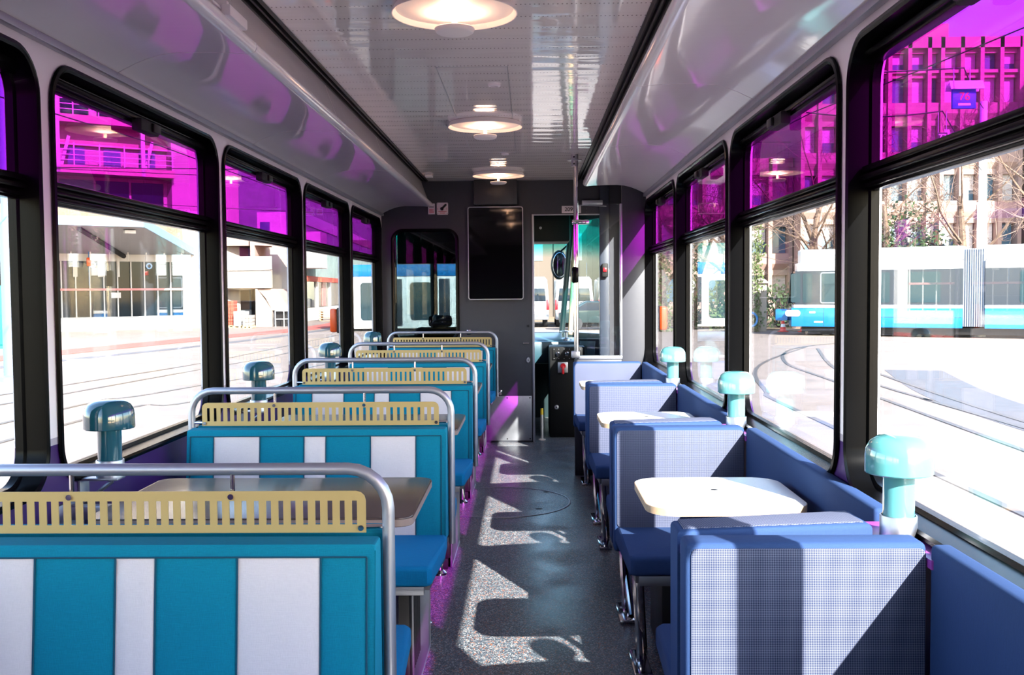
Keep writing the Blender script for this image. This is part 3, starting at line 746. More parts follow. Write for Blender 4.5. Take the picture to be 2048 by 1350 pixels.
def right_table(y, lb):
    t = thing('table', lb, 'table', (.505,y,-.024), group='white tables in the blue booths')
    mb = MB(); mb.prism(rpts(-.206,.206,-.21,.21,.078,8), 'z', .7045, .7235); mb.lathe([(0,.0242),(.009,.0242),(.011,.0232)], (0,.03,.70), 14, 1); build(mb, 'tabletop', [M['whitetop'],M['ink']], t)
    f = MB(); f.sweep(rrect(-.207,.207,-.211,.211,.079,8), [(-.001,.704),(.0004,.704),(.0004,.7225),(-.001,.7225)], lambda p,q,d: (p,q,d)); build(f, 'edge_band', M['wood'], t, 'plywood edge')
    mb = MB(); mb.tube([(.03,-.02,.705),(.03,-.02,.03)], .016, 12); mb.lathe([(0,0),(.07,0),(.07,.006),(.02,.016),(0,.016)], (.03,-.02,.024), 24); mb.box(.0,.20,-.03,.03,.69,.705,.002); build(mb, 'leg', M['rail'], t)
    mb = MB(); mb.prism([(.15,.66),(.208,.66),(.208,.705),(.10,.705)], 'y', -.12, -.10); build(mb, 'corner_bracket', M['rail'], t)
    return t
for y, lb in ((2.70,'white rounded table with a small dark hole, nearest the camera'),(4.29,'second white rounded table along the booths'),(5.88,'farthest white rounded table, before the last booth seat')): right_table(y, lb)

# ---------------------------------------------------------------- driver's cab beyond the front wall
M['cab'] = mat('cab_dark_green_grey', (24,40,42), .45, spec=.3)
M['cabblack'] = mat('cab_black', (9,10,11), .55, spec=.2)
M['dash'] = mat('dashboard', (40,70,80), .35)
YW = 9.85
mb = MB()
mb.prism([(XL-.07,8.23),(XL-.02,8.23),(XL-.02,9.2),(-.93,YW-.04),(.42,YW-.04),(XR+.02,9.2),(XR+.02,8.23),(XR+.07,8.23),(XR+.07,9.25),(.45,YW+.06),(-.96,YW+.06),(XL-.07,9.25)], 'z', -.5, .84)
struct(mb, 'wall_cab_front', M['cab'])
mb = MB()
mb.prism([(XL-.07,8.23),(XL-.02,8.23),(XL-.02,9.2),(-.93,YW-.04),(.42,YW-.04),(XR+.02,9.2),(XR+.02,8.23),(XR+.07,8.23),(XR+.07,9.25),(.45,YW+.06),(-.96,YW+.06),(XL-.07,9.25)], 'z', 1.93, 2.22)
mb.box(XL, XR, 8.23, 9.3, 2.10, 2.215); mb.box(-.93,.42, 9.3, YW-.03, 2.1, 2.215)
struct(mb, 'ceiling_cab', M['cabblack'])
mb = MB(); mb.box(-.95,.36,8.75,9.25,1.68,2.098,.02); mb.box(-.4,-.25,8.72,8.76,1.80,1.88,.004); mb.cyl((.10,8.74,1.80), .012, .02, 'y', 12, 1)
mb.box(-1.18,-.40,8.9,8.94,1.50,2.098,.01)  # dark visor sheet, added to block the bright top of the cab window
tag(build(mb, 'destination_box', [M['cabblack'],M['alu']]), 'black destination box under the cab roof, seen through the doorway', 'box')
ws = MB(); ws.tube([(-.945,YW,.82),(-.945,YW-.01,1.95)], .035, 10); ws.tube([(.315,YW-.02,.82),(.415,YW-.06,1.95)], .028, 10); ws.tube([(.40,YW-.03,.82),(.455,YW-.08,1.95)], .024, 10, mi=1)
ws.tube([(XL-.045,9.22,.82),(XL-.045,9.22,1.95)], .03, 8); ws.tube([(XR+.045,9.22,.82),(XR+.045,9.22,1.95)], .03, 8)
win = struct(ws, 'window_21', [M['cab'], M['wood']])
for a, b_ in (((-.945,YW),(.43,YW-.03)), ((XL-.045,9.22),(-.945,YW)), ((.43,YW-.03),(XR+.045,9.22)), ((XL-.045,8.24),(XL-.045,9.22)), ((XR+.045,8.24),(XR+.045,9.22))):
    d = Vector((b_[0]-a[0], b_[1]-a[1], 0)).normalized(); nrm = Vector((-d.y, d.x, 0))*.003
    g = MB(); g.prism([(a[0]+nrm.x,a[1]+nrm.y),(b_[0]+nrm.x,b_[1]+nrm.y),(b_[0]-nrm.x,b_[1]-nrm.y),(a[0]-nrm.x,a[1]-nrm.y)], 'z', .83, 1.94)
    build(g, 'pane', M['screenglass'], win, smooth=0)
ds = thing('driver_console', 'dark driver console with knobs and a red rotary switch beyond the doorway', 'console', (.1,8.9,0))
mb = MB(); mb.box(-.95,.46,8.85,9.70,.60,.80,.02); mb.box(.165,.47,8.45,9.1,0,.775,.012, mi=1); mb.box(-.95,-.7,8.85,9.6,0,.62,.01, mi=1)
mb.obox((-.25,9.15,.815),(1.1,.45,.03),rx=.12,bev=.01, mi=0)
build(mb, 'desk', [M['dash'],M['cabblack']], ds, world=True)
mb = MB(); mb.box(.19,.455,8.440,8.452,.665,.765,.002)
for x in (.215,.255,.30,.345,.40,.44):
    for z in (.675,.755): mb.cyl((x-.01,8.434,z), .003, .006, 'y', 8, 1)
build(mb, 'knob_panel', [M['cabblack'],M['alu']], ds, world=True)
for x in (.235,.315,.395):
    mb = MB(); mb.lathe([(0,-.03),(.010,-.03),(.012,-.012),(.019,-.008),(.019,0)], (x,8.44,.715), 20, axis='y'); build(mb, 'knob', M['chrome'], ds, world=True)
sw = MB(); sw.box(.237,.322,8.436,8.452,.555,.645,.003); sw = build(sw, 'switch_plate', M['alu'], ds, world=True)
mb = MB(); mb.lathe([(0,-.03),(.022,-.03),(.025,0)], (.28,8.436,.612), 20, axis='y'); mb.box(.270,.290,8.395,8.42,.545,.615,.006); build(mb, 'red_switch', M['red'], sw, world=True)
mb = MB(); mb.lathe([(.006,-.012),(.018,-.010),(.020,0)], (.225,8.452,.26), 20, axis='y'); build(mb, 'lock', M['alu'], ds, world=True)
mb = MB(); mb.lathe([(0,.80),(.05,.80),(.05,.815),(.014,.825),(.014,.87),(.06,.875),(.06,.885),(0,.888)], (.33,9.05,0), 20); build(mb, 'control_lever', M['alu'], ds, world=True)
ms = thing('ticket_monitor', 'tilted grey monitor with side buttons beside the driver console behind glass', 'monitor', (.52,8.75,.66))
mb = MB(); mb.obox((.52,8.75,.745),(.20,.05,.16),rz=-.45,rx=-.15,bev=.01); mb.tube([(.50,8.78,.70),(.44,8.8,.60)], .02, 8)
build(mb, 'housing', M['cabblack'], ms, world=True)
mb = MB(); mb.obox((.503,8.722,.747),(.145,.006,.125),rz=-.45,rx=-.15,bev=.002); build(mb, 'display', mat('grey_screen', (70,86,92), .15), ms, world=True)
dsit = thing('operator_chair', 'dark driver seat behind the tinted cab window', 'seat', (-.75,8.75,0))
mb = MB(); mb.box(-1.0,-.5,8.55,9.0,.42,.52,.04,3); build(mb, 'seat', M['cabblack'], dsit, world=True)
mb = MB(); mb.box(-.98,-.52,8.40,8.50,.5,.95,.05,3); mb.box(-.86,-.66,8.41,8.49,.95,1.05,.03,3); build(mb, 'backrest', M['cabblack'], dsit, world=True)
mb = MB(); mb.lathe([(0,0),(.16,0),(.14,.03),(.05,.06),(.05,.43),(0,.43)], (-.75,8.78,0), 20); build(mb, 'base', M['cabblack'], dsit, world=True)
mir = thing('wing_mirror', 'dark oval wing mirror seen through the cab doorway', 'mirror', (.28,10.0,1.5))
mb = MB(); t = bmesh.new(); bmesh.ops.create_uvsphere(t, u_segments=20, v_segments=12, radius=1); mb.merge(t, 0, Matrix.Translation((.30,10.05,1.51)) @ Matrix.Diagonal((.085,.04,.15,1))); build(mb, 'housing', M['cab'], mir, world=True)
mb = MB(); mb.lathe([(0,-.042),(.07,-.040),(.075,-.03)], (0,0,0), 24, axis='y'); bmesh.ops.transform(mb.bm, matrix=Matrix.Translation((.305,10.05,1.51)) @ Matrix.Diagonal((.95,1,1.7,1)), verts=mb.bm.verts[:]); build(mb, 'mirror_glass', mat('mirror', (150,170,180), .03, 1.0), mir, world=True)
mb = MB(); mb.tube([(.31,10.04,1.64),(.40,9.98,1.72),(.43,9.86,1.74)], .009, 8); build(mb, 'arm', M['black'], mir, world=True)
cp = thing('step_post', 'thin cream post with a yellow tip standing in the cab doorway', 'post', (.097,8.31,0))
mb = MB(); mb.cyl((0,0,.0), .0115, .24); mb.lathe([(0,0),(.03,0),(.03,.008),(.012,.014)], n=16); build(mb, 'shaft', mat('cream_paint', (220,205,190), .4), cp)
mb = MB(); mb.lathe([(.0125,.215),(.0125,.255),(.010,.267),(0,.268)], n=16); build(mb, 'tip', M['ochre'], cp, 'yellow tip')

# ---------------------------------------------------------------- outside: ground and rails
G = -.72
def asphalt():
    m = mat('pinkish_asphalt', (117,104,96), .9, var=.14, vscale=1.2); t = m.node_tree; return m  # asphalt's own pinkish grey, varied by noise
M['asphalt'] = asphalt()
M['kerbred'] = mat('red_paving', (168,74,64), .9, var=.08, vscale=3)
M['darkasphalt'] = mat('dark_asphalt', (80,78,82), .9, var=.1, vscale=4)
M['earth'] = mat('leaf_litter', (112,92,68), .95, var=.3, vscale=4)
M['steel'] = mat('rail_steel', (92,86,82), .4, .6)
mb = MB(); mb.box(-180,180,-70,260,G-.3,G); struct(mb, 'ground', M['asphalt'])
def strip(name, pts, wid, z, m, label=None):
    src = [Vector(p) for p in pts]; sm = []
    for i in range(len(src)-1):                                       # smooth curve through the points
        p0, p1, p2, p3 = src[max(i-1,0)], src[i], src[i+1], src[min(i+2,len(src)-1)]
        for q in range(8):
            f = q/8; sm.append(.5*((2*p1)+(p2-p0)*f+(2*p0-5*p1+4*p2-p3)*f*f+(3*p1-p0-3*p2+p3)*f**3))
    sm.append(src[-1]); pts = sm
    mb = MB(); n = len(pts); L = []
    for i, p in enumerate(pts):
        a = Vector(pts[max(i-1,0)]); b = Vector(pts[min(i+1,n-1)]); d = (b-a).normalized(); L.append((Vector(p), Vector((-d.y,d.x))))
    for (p,nn),(q,nm) in zip(L, L[1:]):
        A, B, C_, D = p+nn*wid/2, p-nn*wid/2, q-nm*wid/2, q+nm*wid/2
        mb._add([(A.x,A.y,G),(B.x,B.y,G),(C_.x,C_.y,G),(D.x,D.y,G),(A.x,A.y,z),(B.x,B.y,z),(C_.x,C_.y,z),(D.x,D.y,z)], [(4,5,6,7),(0,1,5,4),(2,3,7,6),(1,2,6,5),(3,0,4,7)])
    o = build(mb, name, m, smooth=0); o['kind'] = 'structure'
    return o
strip('path_red_strip', [(-18.2,20),(-15.9,33),(-13.9,44.5),(-12.3,53),(-12.1,66),(-14.5,100)], 1.7, G+.02, M['kerbred'])
strip('kerb', [(-15.4,20),(-13.9,29.5),(-12.0,39),(-10.5,55.7),(-11.0,70)], .5, G+.012, M['darkasphalt'])
strip('road_patch', [(9.2,24),(8.0,19),(7.5,15),(7.2,8)], 1.3, G+.004, M['darkasphalt'])
for i, pts in enumerate(([(-7.0,-20),(-7.05,14),(-6.1,18.2),(-3.8,30),(-3,60)], [(-8.0,-20),(-8.1,14),(-7.3,20),(-5.2,31),(-4.4,60)], [(-10.4,-20),(-10.2,10),(-9.2,19.5),(-8.5,26),(-7.9,33),(-7.5,60)], [(-11.6,-20),(-11.4,10),(-10.1,21.2),(-9.3,27.6),(-9.0,37),(-8.7,60)],
      [(6.2,-20),(6.9,14),(7.0,17.6),(7.1,20.4),(7.6,25),(9.5,33)], [(7.6,-20),(7.3,8),(7.2,14.2),(8.1,23.4),(9.0,28),(11,35)], [(4.2,-20),(4.3,13.9),(4.6,19.5),(6.0,26),(9.4,34)], [(5.3,0),(6.4,20),(6.9,27),(9,33.5),(13,38)])):
    o = strip('track_rail', pts, .09, G+.012, M['steel'])
    o['kind'] = 'thing'; tag(o, 'steel tram rail set in the pavement on the %s of the tram' % ('left side' if i < 4 else 'right side'), 'rail', 'tram rails on the left' if i < 4 else 'tram rails on the right')
mb = MB(); mb.prism([(9.3,52),(12.6,46.2),(16,42.6),(26,35.5),(60,30),(60,75),(-2,75),(-2,59),(5,58.5)], 'z', G, G+.05); struct(mb, 'ground_verge', M['earth'])

# ---------------------------------------------------------------- outside right: blue and white tram
M['tramblue'] = mat('tram_blue', (8,104,168), .25, coat=.5)
M['tramwhite'] = mat('tram_white', (232,232,230), .3, coat=.3)
M['tramglass'] = mat('tram_window', (38,58,64), .05, spec=.35)
M['tramdark'] = mat('tram_band', (44,50,58), .2)
M['bellow'] = mat('bellows', (120,128,140), .6)
ang = math.atan2(-4.4, 7.7)
tr = thing('tram', 'long blue and white articulated tram standing across the right windows', 'tram', (10.9,42.6,G), ang)
def car(x0, x1, nose, sub):
    mb = MB(); y1 = 2.4
    if nose: low = [(x0+.25,0),(x0,.5),(x0-.02,1.2),(x0,1.9),(x0+.25,y1),(x1,y1),(x1,0)]
    else: low = [(x0,0),(x1,0),(x1,y1),(x0,y1)]
    mb.prism(low, 'z', .38, 1.17, bev=.03); build(mb, 'lower_body', M['tramblue'], tr)
    if nose: mid = [(x0+.35,.0),(x0+.12,.5),(x0+.1,1.2),(x0+.12,1.9),(x0+.35,y1),(x1,y1),(x1,0)]
    else: mid = low
    mb = MB(); mb.prism([(a+(.0),b) for a,b in mid], 'z', 1.17, 1.30, bev=.01); build(mb, 'waist_stripe', M['tramwhite'], tr)
    mb = MB(); mb.prism([(a,b) if not (nose and a < x0+1) else (a+.05,b) for a,b in mid], 'z', 1.30, 2.72); build(mb, 'window_band', M['tramdark'], tr)
    up = [(a+.25 if (nose and a < x0+1) else a, b) for a,b in mid]
    mb = MB(); mb.prism([(a-.12 if (nose and a < x0+1) else a, b) for a,b in up], 'z', 2.72, 3.05, bev=.02); mb.prism([(a,b+(.12 if b < .01 else (-.12 if b > 2.3 else 0))) for a,b in up], 'z', 3.05, 3.62, bev=.08)
    build(mb, 'roof_shroud', M['tramwhite'], tr)
car(0,6.9,True,0); car(7.7,16.5,False,1)
for x0, x1 in ((.22,.62),(.72,1.10),(1.5,2.5),(2.7,3.3),(3.55,4.2),(4.6,6.1),(8.9,10.9),(11.3,12.2),(12.5,14.0)):
    mb = MB(); mb.prism(rpts(x0,x1,1.40,2.62,.08), 'y', -.012, .02); build(mb, 'window', M['tramglass'], tr)
f = MB(); f.sweep(rrect(1.44,2.56,1.36,2.66,.1,5), [(0,-.02),(.05,-.02),(.05,.02),(0,.02)], lambda p,q,d: (p,d,q)); build(f, 'window_surround', M['alu'], tr)
mb = MB(); mb.obox((.06,1.2,2.0),(.02,1.7,1.3),ry=.09,bev=.005); build(mb, 'windscreen', M['tramglass'], tr)
mb = MB()
for q in range(10): mb.box(6.9+.08*q,6.94+.08*q,.06,2.34,.45,3.5,.015); mb.box(6.94+.08*q,6.98+.08*q,.12,2.28,.45,3.45)
build(mb, 'bellows', M['bellow'], tr)
mb = MB(); mb.box(-.55,-.02,.35,1.2,.62,1.12,.05); build(mb, 'coupler_cover', M['tramblue'], tr)
mb = MB(); mb.prism(rpts(-.01,.62,.82,1.08,.12), 'y', -.03, .02); build(mb, 'headlight', M['tramwhite'], tr)
mb = MB()
for x, z in ((1.0,.95),(5.6,.9),(9.2,.9),(12,.9)): mb.prism(rpts(x,x+.25,z,z+.08,.03), 'y', -.006, .01)
for x0, x1, z in ((1.2,1.55,.55),): mb.box(x0,x1,-.006,.01,z,z+.07)
build(mb, 'marker_lamps', M['tramwhite'], tr)
mb = MB()
for x in (1.58,3.4,5.2): mb.box(x,x+.012,-.004,.005,.4,1.16)
mb.box(3.4,6.88,-.004,.005,.80,.815); mb.box(7.72,16.4,-.004,.005,.80,.815); mb.box(1.58,6.85,-.004,.005,3.18,3.195)
build(mb, 'panel_joints', M['tramdark'], tr, smooth=0)
mb = MB()
for x in (1.6,2.6,5.0,6.0,9.6,10.6,14,15): mb.cyl((x,.35,.30), .30, .12, 'y', 20)
mb.box(.6,16.2,.3,2.1,.12,.40); build(mb, 'bogies', M['dark'], tr)

# ---------------------------------------------------------------- outside right: concrete offices, trees, pole, signs
M['concrete'] = mat('pink_concrete', (152,126,114), .9, var=.10, vscale=.8)
M['concretelight'] = mat('pale_concrete', (150,140,129), .9, var=.06, vscale=.8)
M['blind'] = mat('window_blind', (214,208,206), .6)
M['officeglass'] = mat('office_glass', (70,96,110), .06, spec=.5)
def office(name, label, x0, x1, ytop, zs, cols, base_y, depth=14, seed=3, cap=None):
    o = thing(name, label, 'building', (x0, base_y, G))
    W_ = x1-x0; rnd = random.Random(seed)
    mb = MB(); mb.box(0,W_,.9,depth,0,ytop)
    for z0, z1 in zs:                                                 # sloping sill panels and lintels between the fins
        pass
    nf = len(zs)
    for a, b_ in zip(cols, cols[1:]):
        for k, (z0, z1) in enumerate(zs):
            zb = zs[k-1][1] if k else 0
            mb.prism([(.25,z0-.05),(.95,z0),(.95,zb+.25),(.55,zb+.25),(.25,(z0+zb)/2)], 'x', a, b_)
            mb.box(a,b_,.45,.95,z1-.02,z1+.3)
        mb.box(a,b_,.10,.95,zs[-1][1]+.25,ytop)
    for c in cols: mb.box(c-.12,c+.12,.1,.95,0,ytop+.05)
    if cap: mb.box(*cap)
    build(mb, 'concrete_facade', M['concrete'], o, smooth=0)
    n = 0
    for a, b_ in zip(cols, cols[1:]):
        for z0, z1 in zs:
            if n >= 96: continue
            w_ = MB(); w_.box(a+.17,b_-.17,.80,.9,z0,z1)
            if rnd.random() < .62:
                low = z0 if rnd.random() < .6 else z0+(z1-z0)*.4; z = z1
                while z > low+.05: w_.obox(((a+b_)/2,.76,z-.04),(b_-a-.36,.012,.085),rx=.5, mi=1); z -= .09
            build(w_, 'window', [M['officeglass'],M['blind']], o, smooth=0); n += 1
    return o
cols = [0,1.05,2.27,3.3,4.5,5.3,6.5,7.7,8.5,9.7,10.9,12.1,13.3]
office('office_building', 'tall pinkish concrete office block with deep fins behind the right hand tram', 16.9, 30.3, 17.3, [(1.2,2.9),(4.3,6.0),(7.4,9.0),(10.4,12.0),(13.4,14.9),(15.4,16.4)], cols, 62, cap=(5,9.6,2,8,17.2,18.6))
office('office_wing', 'lower concrete office wing with a roof railing left of the tall office block', 7.0, 16.6, 10.3, [(1.2,2.9),(4.3,6.0),(7.4,9.0)], [0,1.4,2.8,4.2,5.6,7.0,8.4,9.7], 64, seed=5)
office('office_annex', 'concrete office annex at the far right edge of the view', 30.8, 52, 15.0, [(1.2,2.9),(4.3,6.0),(7.4,9.0),(10.4,12.0)], [0,2,4,6,8,10,12,14,16,18,21.2], 58, seed=8)
mb = MB()
for q in range(40): mb.tube([(7.2+q*.24,64.2,9.6),(7.2+q*.24,64.2,10.6)], .018, 4)
mb.tube([(7.0,64.2,10.6),(16.7,64.2,10.6)], .03, 6)
tag(build(mb, 'roof_railing', M['dark']), 'thin metal railing along the roof of the lower office wing', 'railing')

M['bark'] = mat('bark', (100,80,66), .95, var=.25, vscale=4)
M['twig'] = mat('twig', (112,92,80), .95)
M['leaf'] = mat('ivy_leaf', (78,92,48), .6, var=.35, vscale=3)
M['leafdark'] = mat('evergreen_leaf', (48,66,36), .5, var=.4, vscale=3)
def tree(label, x, y, h, seed, r0=.22, lean=0, ivy=0, spread=1.0, z=G):
    rnd = random.Random(seed); t = thing('bare_tree', label, 'tree', (x,y,z))
    tw = MB(); tb = MB()
    def grow(p, d, L, r, lev):
        n = 4 if lev < 2 else 3; pts = [p]; rs = [r]; q = p.copy(); dd = d.copy()
        for i in range(n):
            dd = (dd+Vector((rnd.uniform(-1,1),rnd.uniform(-1,1),rnd.uniform(-.5,.9)))*(.16+.07*lev)).normalized()
            q = q+dd*(L/n); pts.append(q.copy()); rs.append(r*(1-.55*(i+1)/n))
        (tb if lev < 2 else tw).tube(pts, rs, 7 if lev == 0 else (5 if lev < 3 else 3), cap=False)
        if lev >= 4: return
        k = (6,5,5,5)[lev]
        for i in range(k):
            f = rnd.uniform(.35,1.0) if lev else rnd.uniform(.28,1.0)
            j = min(int(f*n), n-1); a = pts[j].lerp(pts[j+1], f*n-j); rr = rs[j]*.62
            dn = (pts[j+1]-pts[j]).normalized(); o = dn.orthogonal().normalized(); o = Matrix.Rotation(rnd.uniform(0,2*PI),3,dn) @ o
            nd = (dn*rnd.uniform(.5,1.0)+o*rnd.uniform(.5,1.0)*spread).normalized()
            grow(a, nd, L*rnd.uniform(.46,.70), max(rr*.62,.009), lev+1)
    grow(Vector((0,0,0)), Vector((lean,0,1)).normalized(), h*.62, r0, 0)
    build(tb, 'trunk', M['bark'], t); build(tw, 'branches', M['twig'], t, smooth=0)
    if ivy:
        lv = MB()
        for i in range(ivy):
            zz = rnd.uniform(.0,h*.55); a = rnd.uniform(0,2*PI); rr = r0*.9+abs(rnd.gauss(0,.16)); c = Vector((lean*zz+rr*math.cos(a), rr*math.sin(a), zz))
            u = Vector((rnd.uniform(-1,1),rnd.uniform(-1,1),rnd.uniform(-1,1))).normalized()*.07; v = u.orthogonal().normalized()*.06
            lv._add([c-u,c+v,c+u,c-v], [(0,1,2,3)])
        o = build(lv, 'ivy', M['leaf'], t, smooth=0); o['kind'] = 'stuff'
    return t
tree('ivy-clad bare tree standing left of the tram front', 10.3, 46.5, 10, 1, .26, .02, 1500)
tree('forked bare tree leaning over the tram front', 12.9, 48.5, 11, 2, .22, .16)
tree('bare tree just behind the tram cab roof', 15.6, 52, 10.5, 7, .2, -.05)
tree('bare tree behind the tram, left of the white pole', 16.9, 47, 9.5, 4, .2, 0, 700)
tree('bare tree behind the tram, right of the white pole', 19.4, 45, 10, 5, .24, -.04)
tree('bare tree at the right edge behind the tram', 22.6, 44, 11, 6, .26, -.12)
tree('slim bare tree before the lower office wing', 8.2, 50, 9, 9, .15, .05, 900)
tree('bare tree seen through the farthest right window', 6.3, 47, 9.5, 11, .2, .0, 900)
def bush(label, x, y, rx, rz_, n, seed, m='leafdark', z=G, zc=None):
    rnd = random.Random(seed); t = thing('ivy_bush', label, 'bush', (x,y,z)); lv = MB()
    for i in range(n):
        a = rnd.uniform(0,2*PI); b = math.acos(rnd.uniform(-.4,1)); rr = rnd.uniform(.7,1.05)*(1+.25*math.sin(3*a+seed)*math.sin(4*b))
        c = Vector((rx*rr*math.sin(b)*math.cos(a), rx*.8*rr*math.sin(b)*math.sin(a), rz_*.3+rz_*rr*math.cos(b)*.9)); c.z = max(c.z,.03)
        u = Vector((rnd.uniform(-1,1),rnd.uniform(-1,1),rnd.uniform(-1,1))).normalized()*rnd.uniform(.07,.15); v = u.orthogonal().normalized()*.08
        lv._add([c-u,c+v,c+u,c-v], [(0,1,2,3)])
    o = build(lv, 'foliage', M[m], t, smooth=0); o['kind'] = 'stuff'
    st = MB()
    for q in range(7):
        a = q*.9; st.tube([(0,0,0),(rx*.4*math.cos(a),rx*.4*math.sin(a),rz_*.5),(rx*.7*math.cos(a),rx*.7*math.sin(a),rz_*.9)], [.05,.035,.015], 5)
    build(st, 'stems', M['bark'], t)
    return t
bush('tall dark evergreen bush behind the tram beside the white pole', 17.6, 46.5, 2.1, 4.6, 2600, 1)
bush('low ivy bush beside the stone gate post', 9.6, 48.5, 1.0, 2.2, 1000, 2, 'leaf')
bush('ivy hedge mound right of the stone gate post', 12.6, 50.5, 1.6, 1.8, 900, 3)
gp = thing('gate_post', 'pale square stone gate post with a cap, left of the tram front', 'gate post', (10.75,47.0,G))
mb = MB(); mb.box(-.32,.32,-.3,.3,0,2.25,.02); build(mb, 'shaft', M['concretelight'], gp)
mb = MB(); mb.prism([(-.45,2.25),(.45,2.25),(.12,2.5),(-.12,2.5)], 'y', -.42, .42); build(mb, 'cap', M['concretelight'], gp)
po = thing('catenary_pole', 'tall white catenary pole rising behind the right hand tram', 'pole', (18.2,40.5,G))
mb = MB(); mb.tube([(0,0,0),(0,0,5.3),(0,0,5.4),(0,0,9.4)], [.19,.19,.15,.14], 18); build(mb, 'shaft', M['tramwhite'], po)
mb = MB(); mb.lathe([(.19,5.28),(.205,5.30),(.205,5.40),(.15,5.42)], n=18); build(mb, 'collar', M['tramwhite'], po)
for i, (x, y, lb) in enumerate(((11.4,45.0,'red and white traffic cone before the stone gate post'),(12.2,44.6,'red and white traffic cone half hidden by the tram front'))):
    cn = thing('traffic_cone', lb, 'traffic cone', (x,y,G+.05), group='traffic cones by the tram front')
    mb = MB(); mb.box(-.2,.2,-.2,.2,0,.04,.01); mb.lathe([(.15,.04),(.11,.22)], n=20); mb.lathe([(.11,.22),(.085,.36)], n=20, mi=1); mb.lathe([(.085,.36),(.06,.50)], n=20); mb.lathe([(.06,.50),(.045,.60)], n=20, mi=1); mb.lathe([(.045,.60),(.03,.74),(0,.75)], n=20)
    build(mb, 'body', [mat('cone_red', (222,60,40), .5), M['tramwhite']], cn)
mb = MB(); mb.tube([(9.9+.32*math.cos(a*PI/10), 44.9, G+.62+.32*math.sin(a*PI/10)) for a in range(20)], .05, 8, closed=True); mb.tube([(9.9,44.9,G+.05),(9.9,44.9,G+.30)], .03, 6)
tag(build(mb, 'blue_hoop', M['tramblue']), 'small blue hoop standing on the verge left of the traffic cone', 'hoop')
st = thing('hanging_stop_sign', 'blue sign reading 76 hanging under a white cover above the tracks', 'sign', (8.59,20,4.78), 0)
mb = MB(); mb.box(-.23,.23,-.04,.04,0,.40,.01); build(mb, 'board', mat('sign_blue', (20,80,190), .5), st)
mb = MB(); mb.obox((.02,-.10,.45),(.66,.02,.20),rx=-.5,bev=.004); mb.obox((.02,.08,.45),(.66,.02,.20),rx=.5,bev=.004); build(mb, 'cover', M['tramwhite'], st)
text('76', .22, (.0,-.046,.23), (PI/2,0,0), M['red'], 'number', st)
mb = MB(); mb.tube([(-.2,0,.52),(-.2,0,.80)], .012, 6); mb.tube([(.12,0,.52),(.12,0,.80)], .012, 6); mb.box(-.12,.12,-.045,-.041,.06,.10); build(mb, 'hangers', M['alu'], st)
s7 = thing('track_number_sign', 'small dark plate reading 77 hanging over the tracks on the right', 'sign', (8.18,20,4.12), 0)
mb = MB(); mb.box(-.10,.10,-.01,.01,0,.20,.003); build(mb, 'board', M['ink'], s7)
text('77', .155, (0,-.013,.105), (PI/2,0,0), M['tramwhite'], 'number', s7)
mb = MB(); mb.tube([(-.08,0,.2),(-.08,0,.62)], .008, 6); mb.tube([(.08,0,.2),(.08,0,.62)], .008, 6); build(mb, 'hangers', M['alu'], s7)
def wire(pts, label, r=.014, name='overhead_wire', group='overhead wires'):
    mb = MB(); P = []
    for a, b_ in zip(pts, pts[1:]):
        for q in range(8):
            f = q/8; P.append((a[0]+(b_[0]-a[0])*f, a[1]+(b_[1]-a[1])*f, a[2]+(b_[2]-a[2])*f-.10*math.sin(PI*f)))
    P.append(pts[-1]); mb.tube(P, r, 5)
    return tag(build(mb, name, M['ink']), label, 'wire', group)
LW = 'thin overhead wire above the tracks on the left'; RW = 'thin overhead wire above the tracks on the right'
for pts, lb, gr in (([(11.5,10,6.6),(7.0,25,5.6),(4,60,5.6)],RW,'overhead wires on the right'), ([(2,20,5.58),(8.59,20,5.58),(18.2,40.5,8.4)],RW,'overhead wires on the right'), ([(5.5,20,4.74),(8.18,20,4.74),(18.2,40.5,5.9)],RW,'overhead wires on the right'),
      ([(-9,-10,5.2),(-8.2,22,5.2),(-7.5,60,5.0)],LW,'overhead wires on the left'), ([(-12,0,5.3),(-9.6,26,5.1),(-8,70,5.2)],LW,'overhead wires on the left'), ([(-25,34,6.2),(-9,40,5.8),(2,44,6)],LW,'overhead wires on the left'), ([(-22,50,6.0),(-8,56,5.6),(8,60,6)],LW,'overhead wires on the left'), ([(-20,28,5.2),(-10,30,5.0),(4,34,5.4)],LW,'overhead wires on the left')):
    wire(pts, lb, group=gr)

# orange side lamps on the outside of the carriage
for sg, X, lb in ((-1,XL-.076,'orange indicator lens outside the third left window'),(1,XR+.076,'orange indicator lens outside the farthest right window')):
    ol = thing('indicator_lamp', lb, 'lamp', (X,6.74,1.06))
    mb = MB(); a, b_ = sorted((0,sg*.012)); mb.box(a,b_,-.055,.055,-.085,.085,.004); build(mb, 'base', M['black'], ol)
    mb = MB(); a, b_ = sorted((sg*.012,sg*.062)); mb.box(a,b_,-.05,.05,-.08,.08,.016,3); build(mb, 'lens', M['orange'], ol)

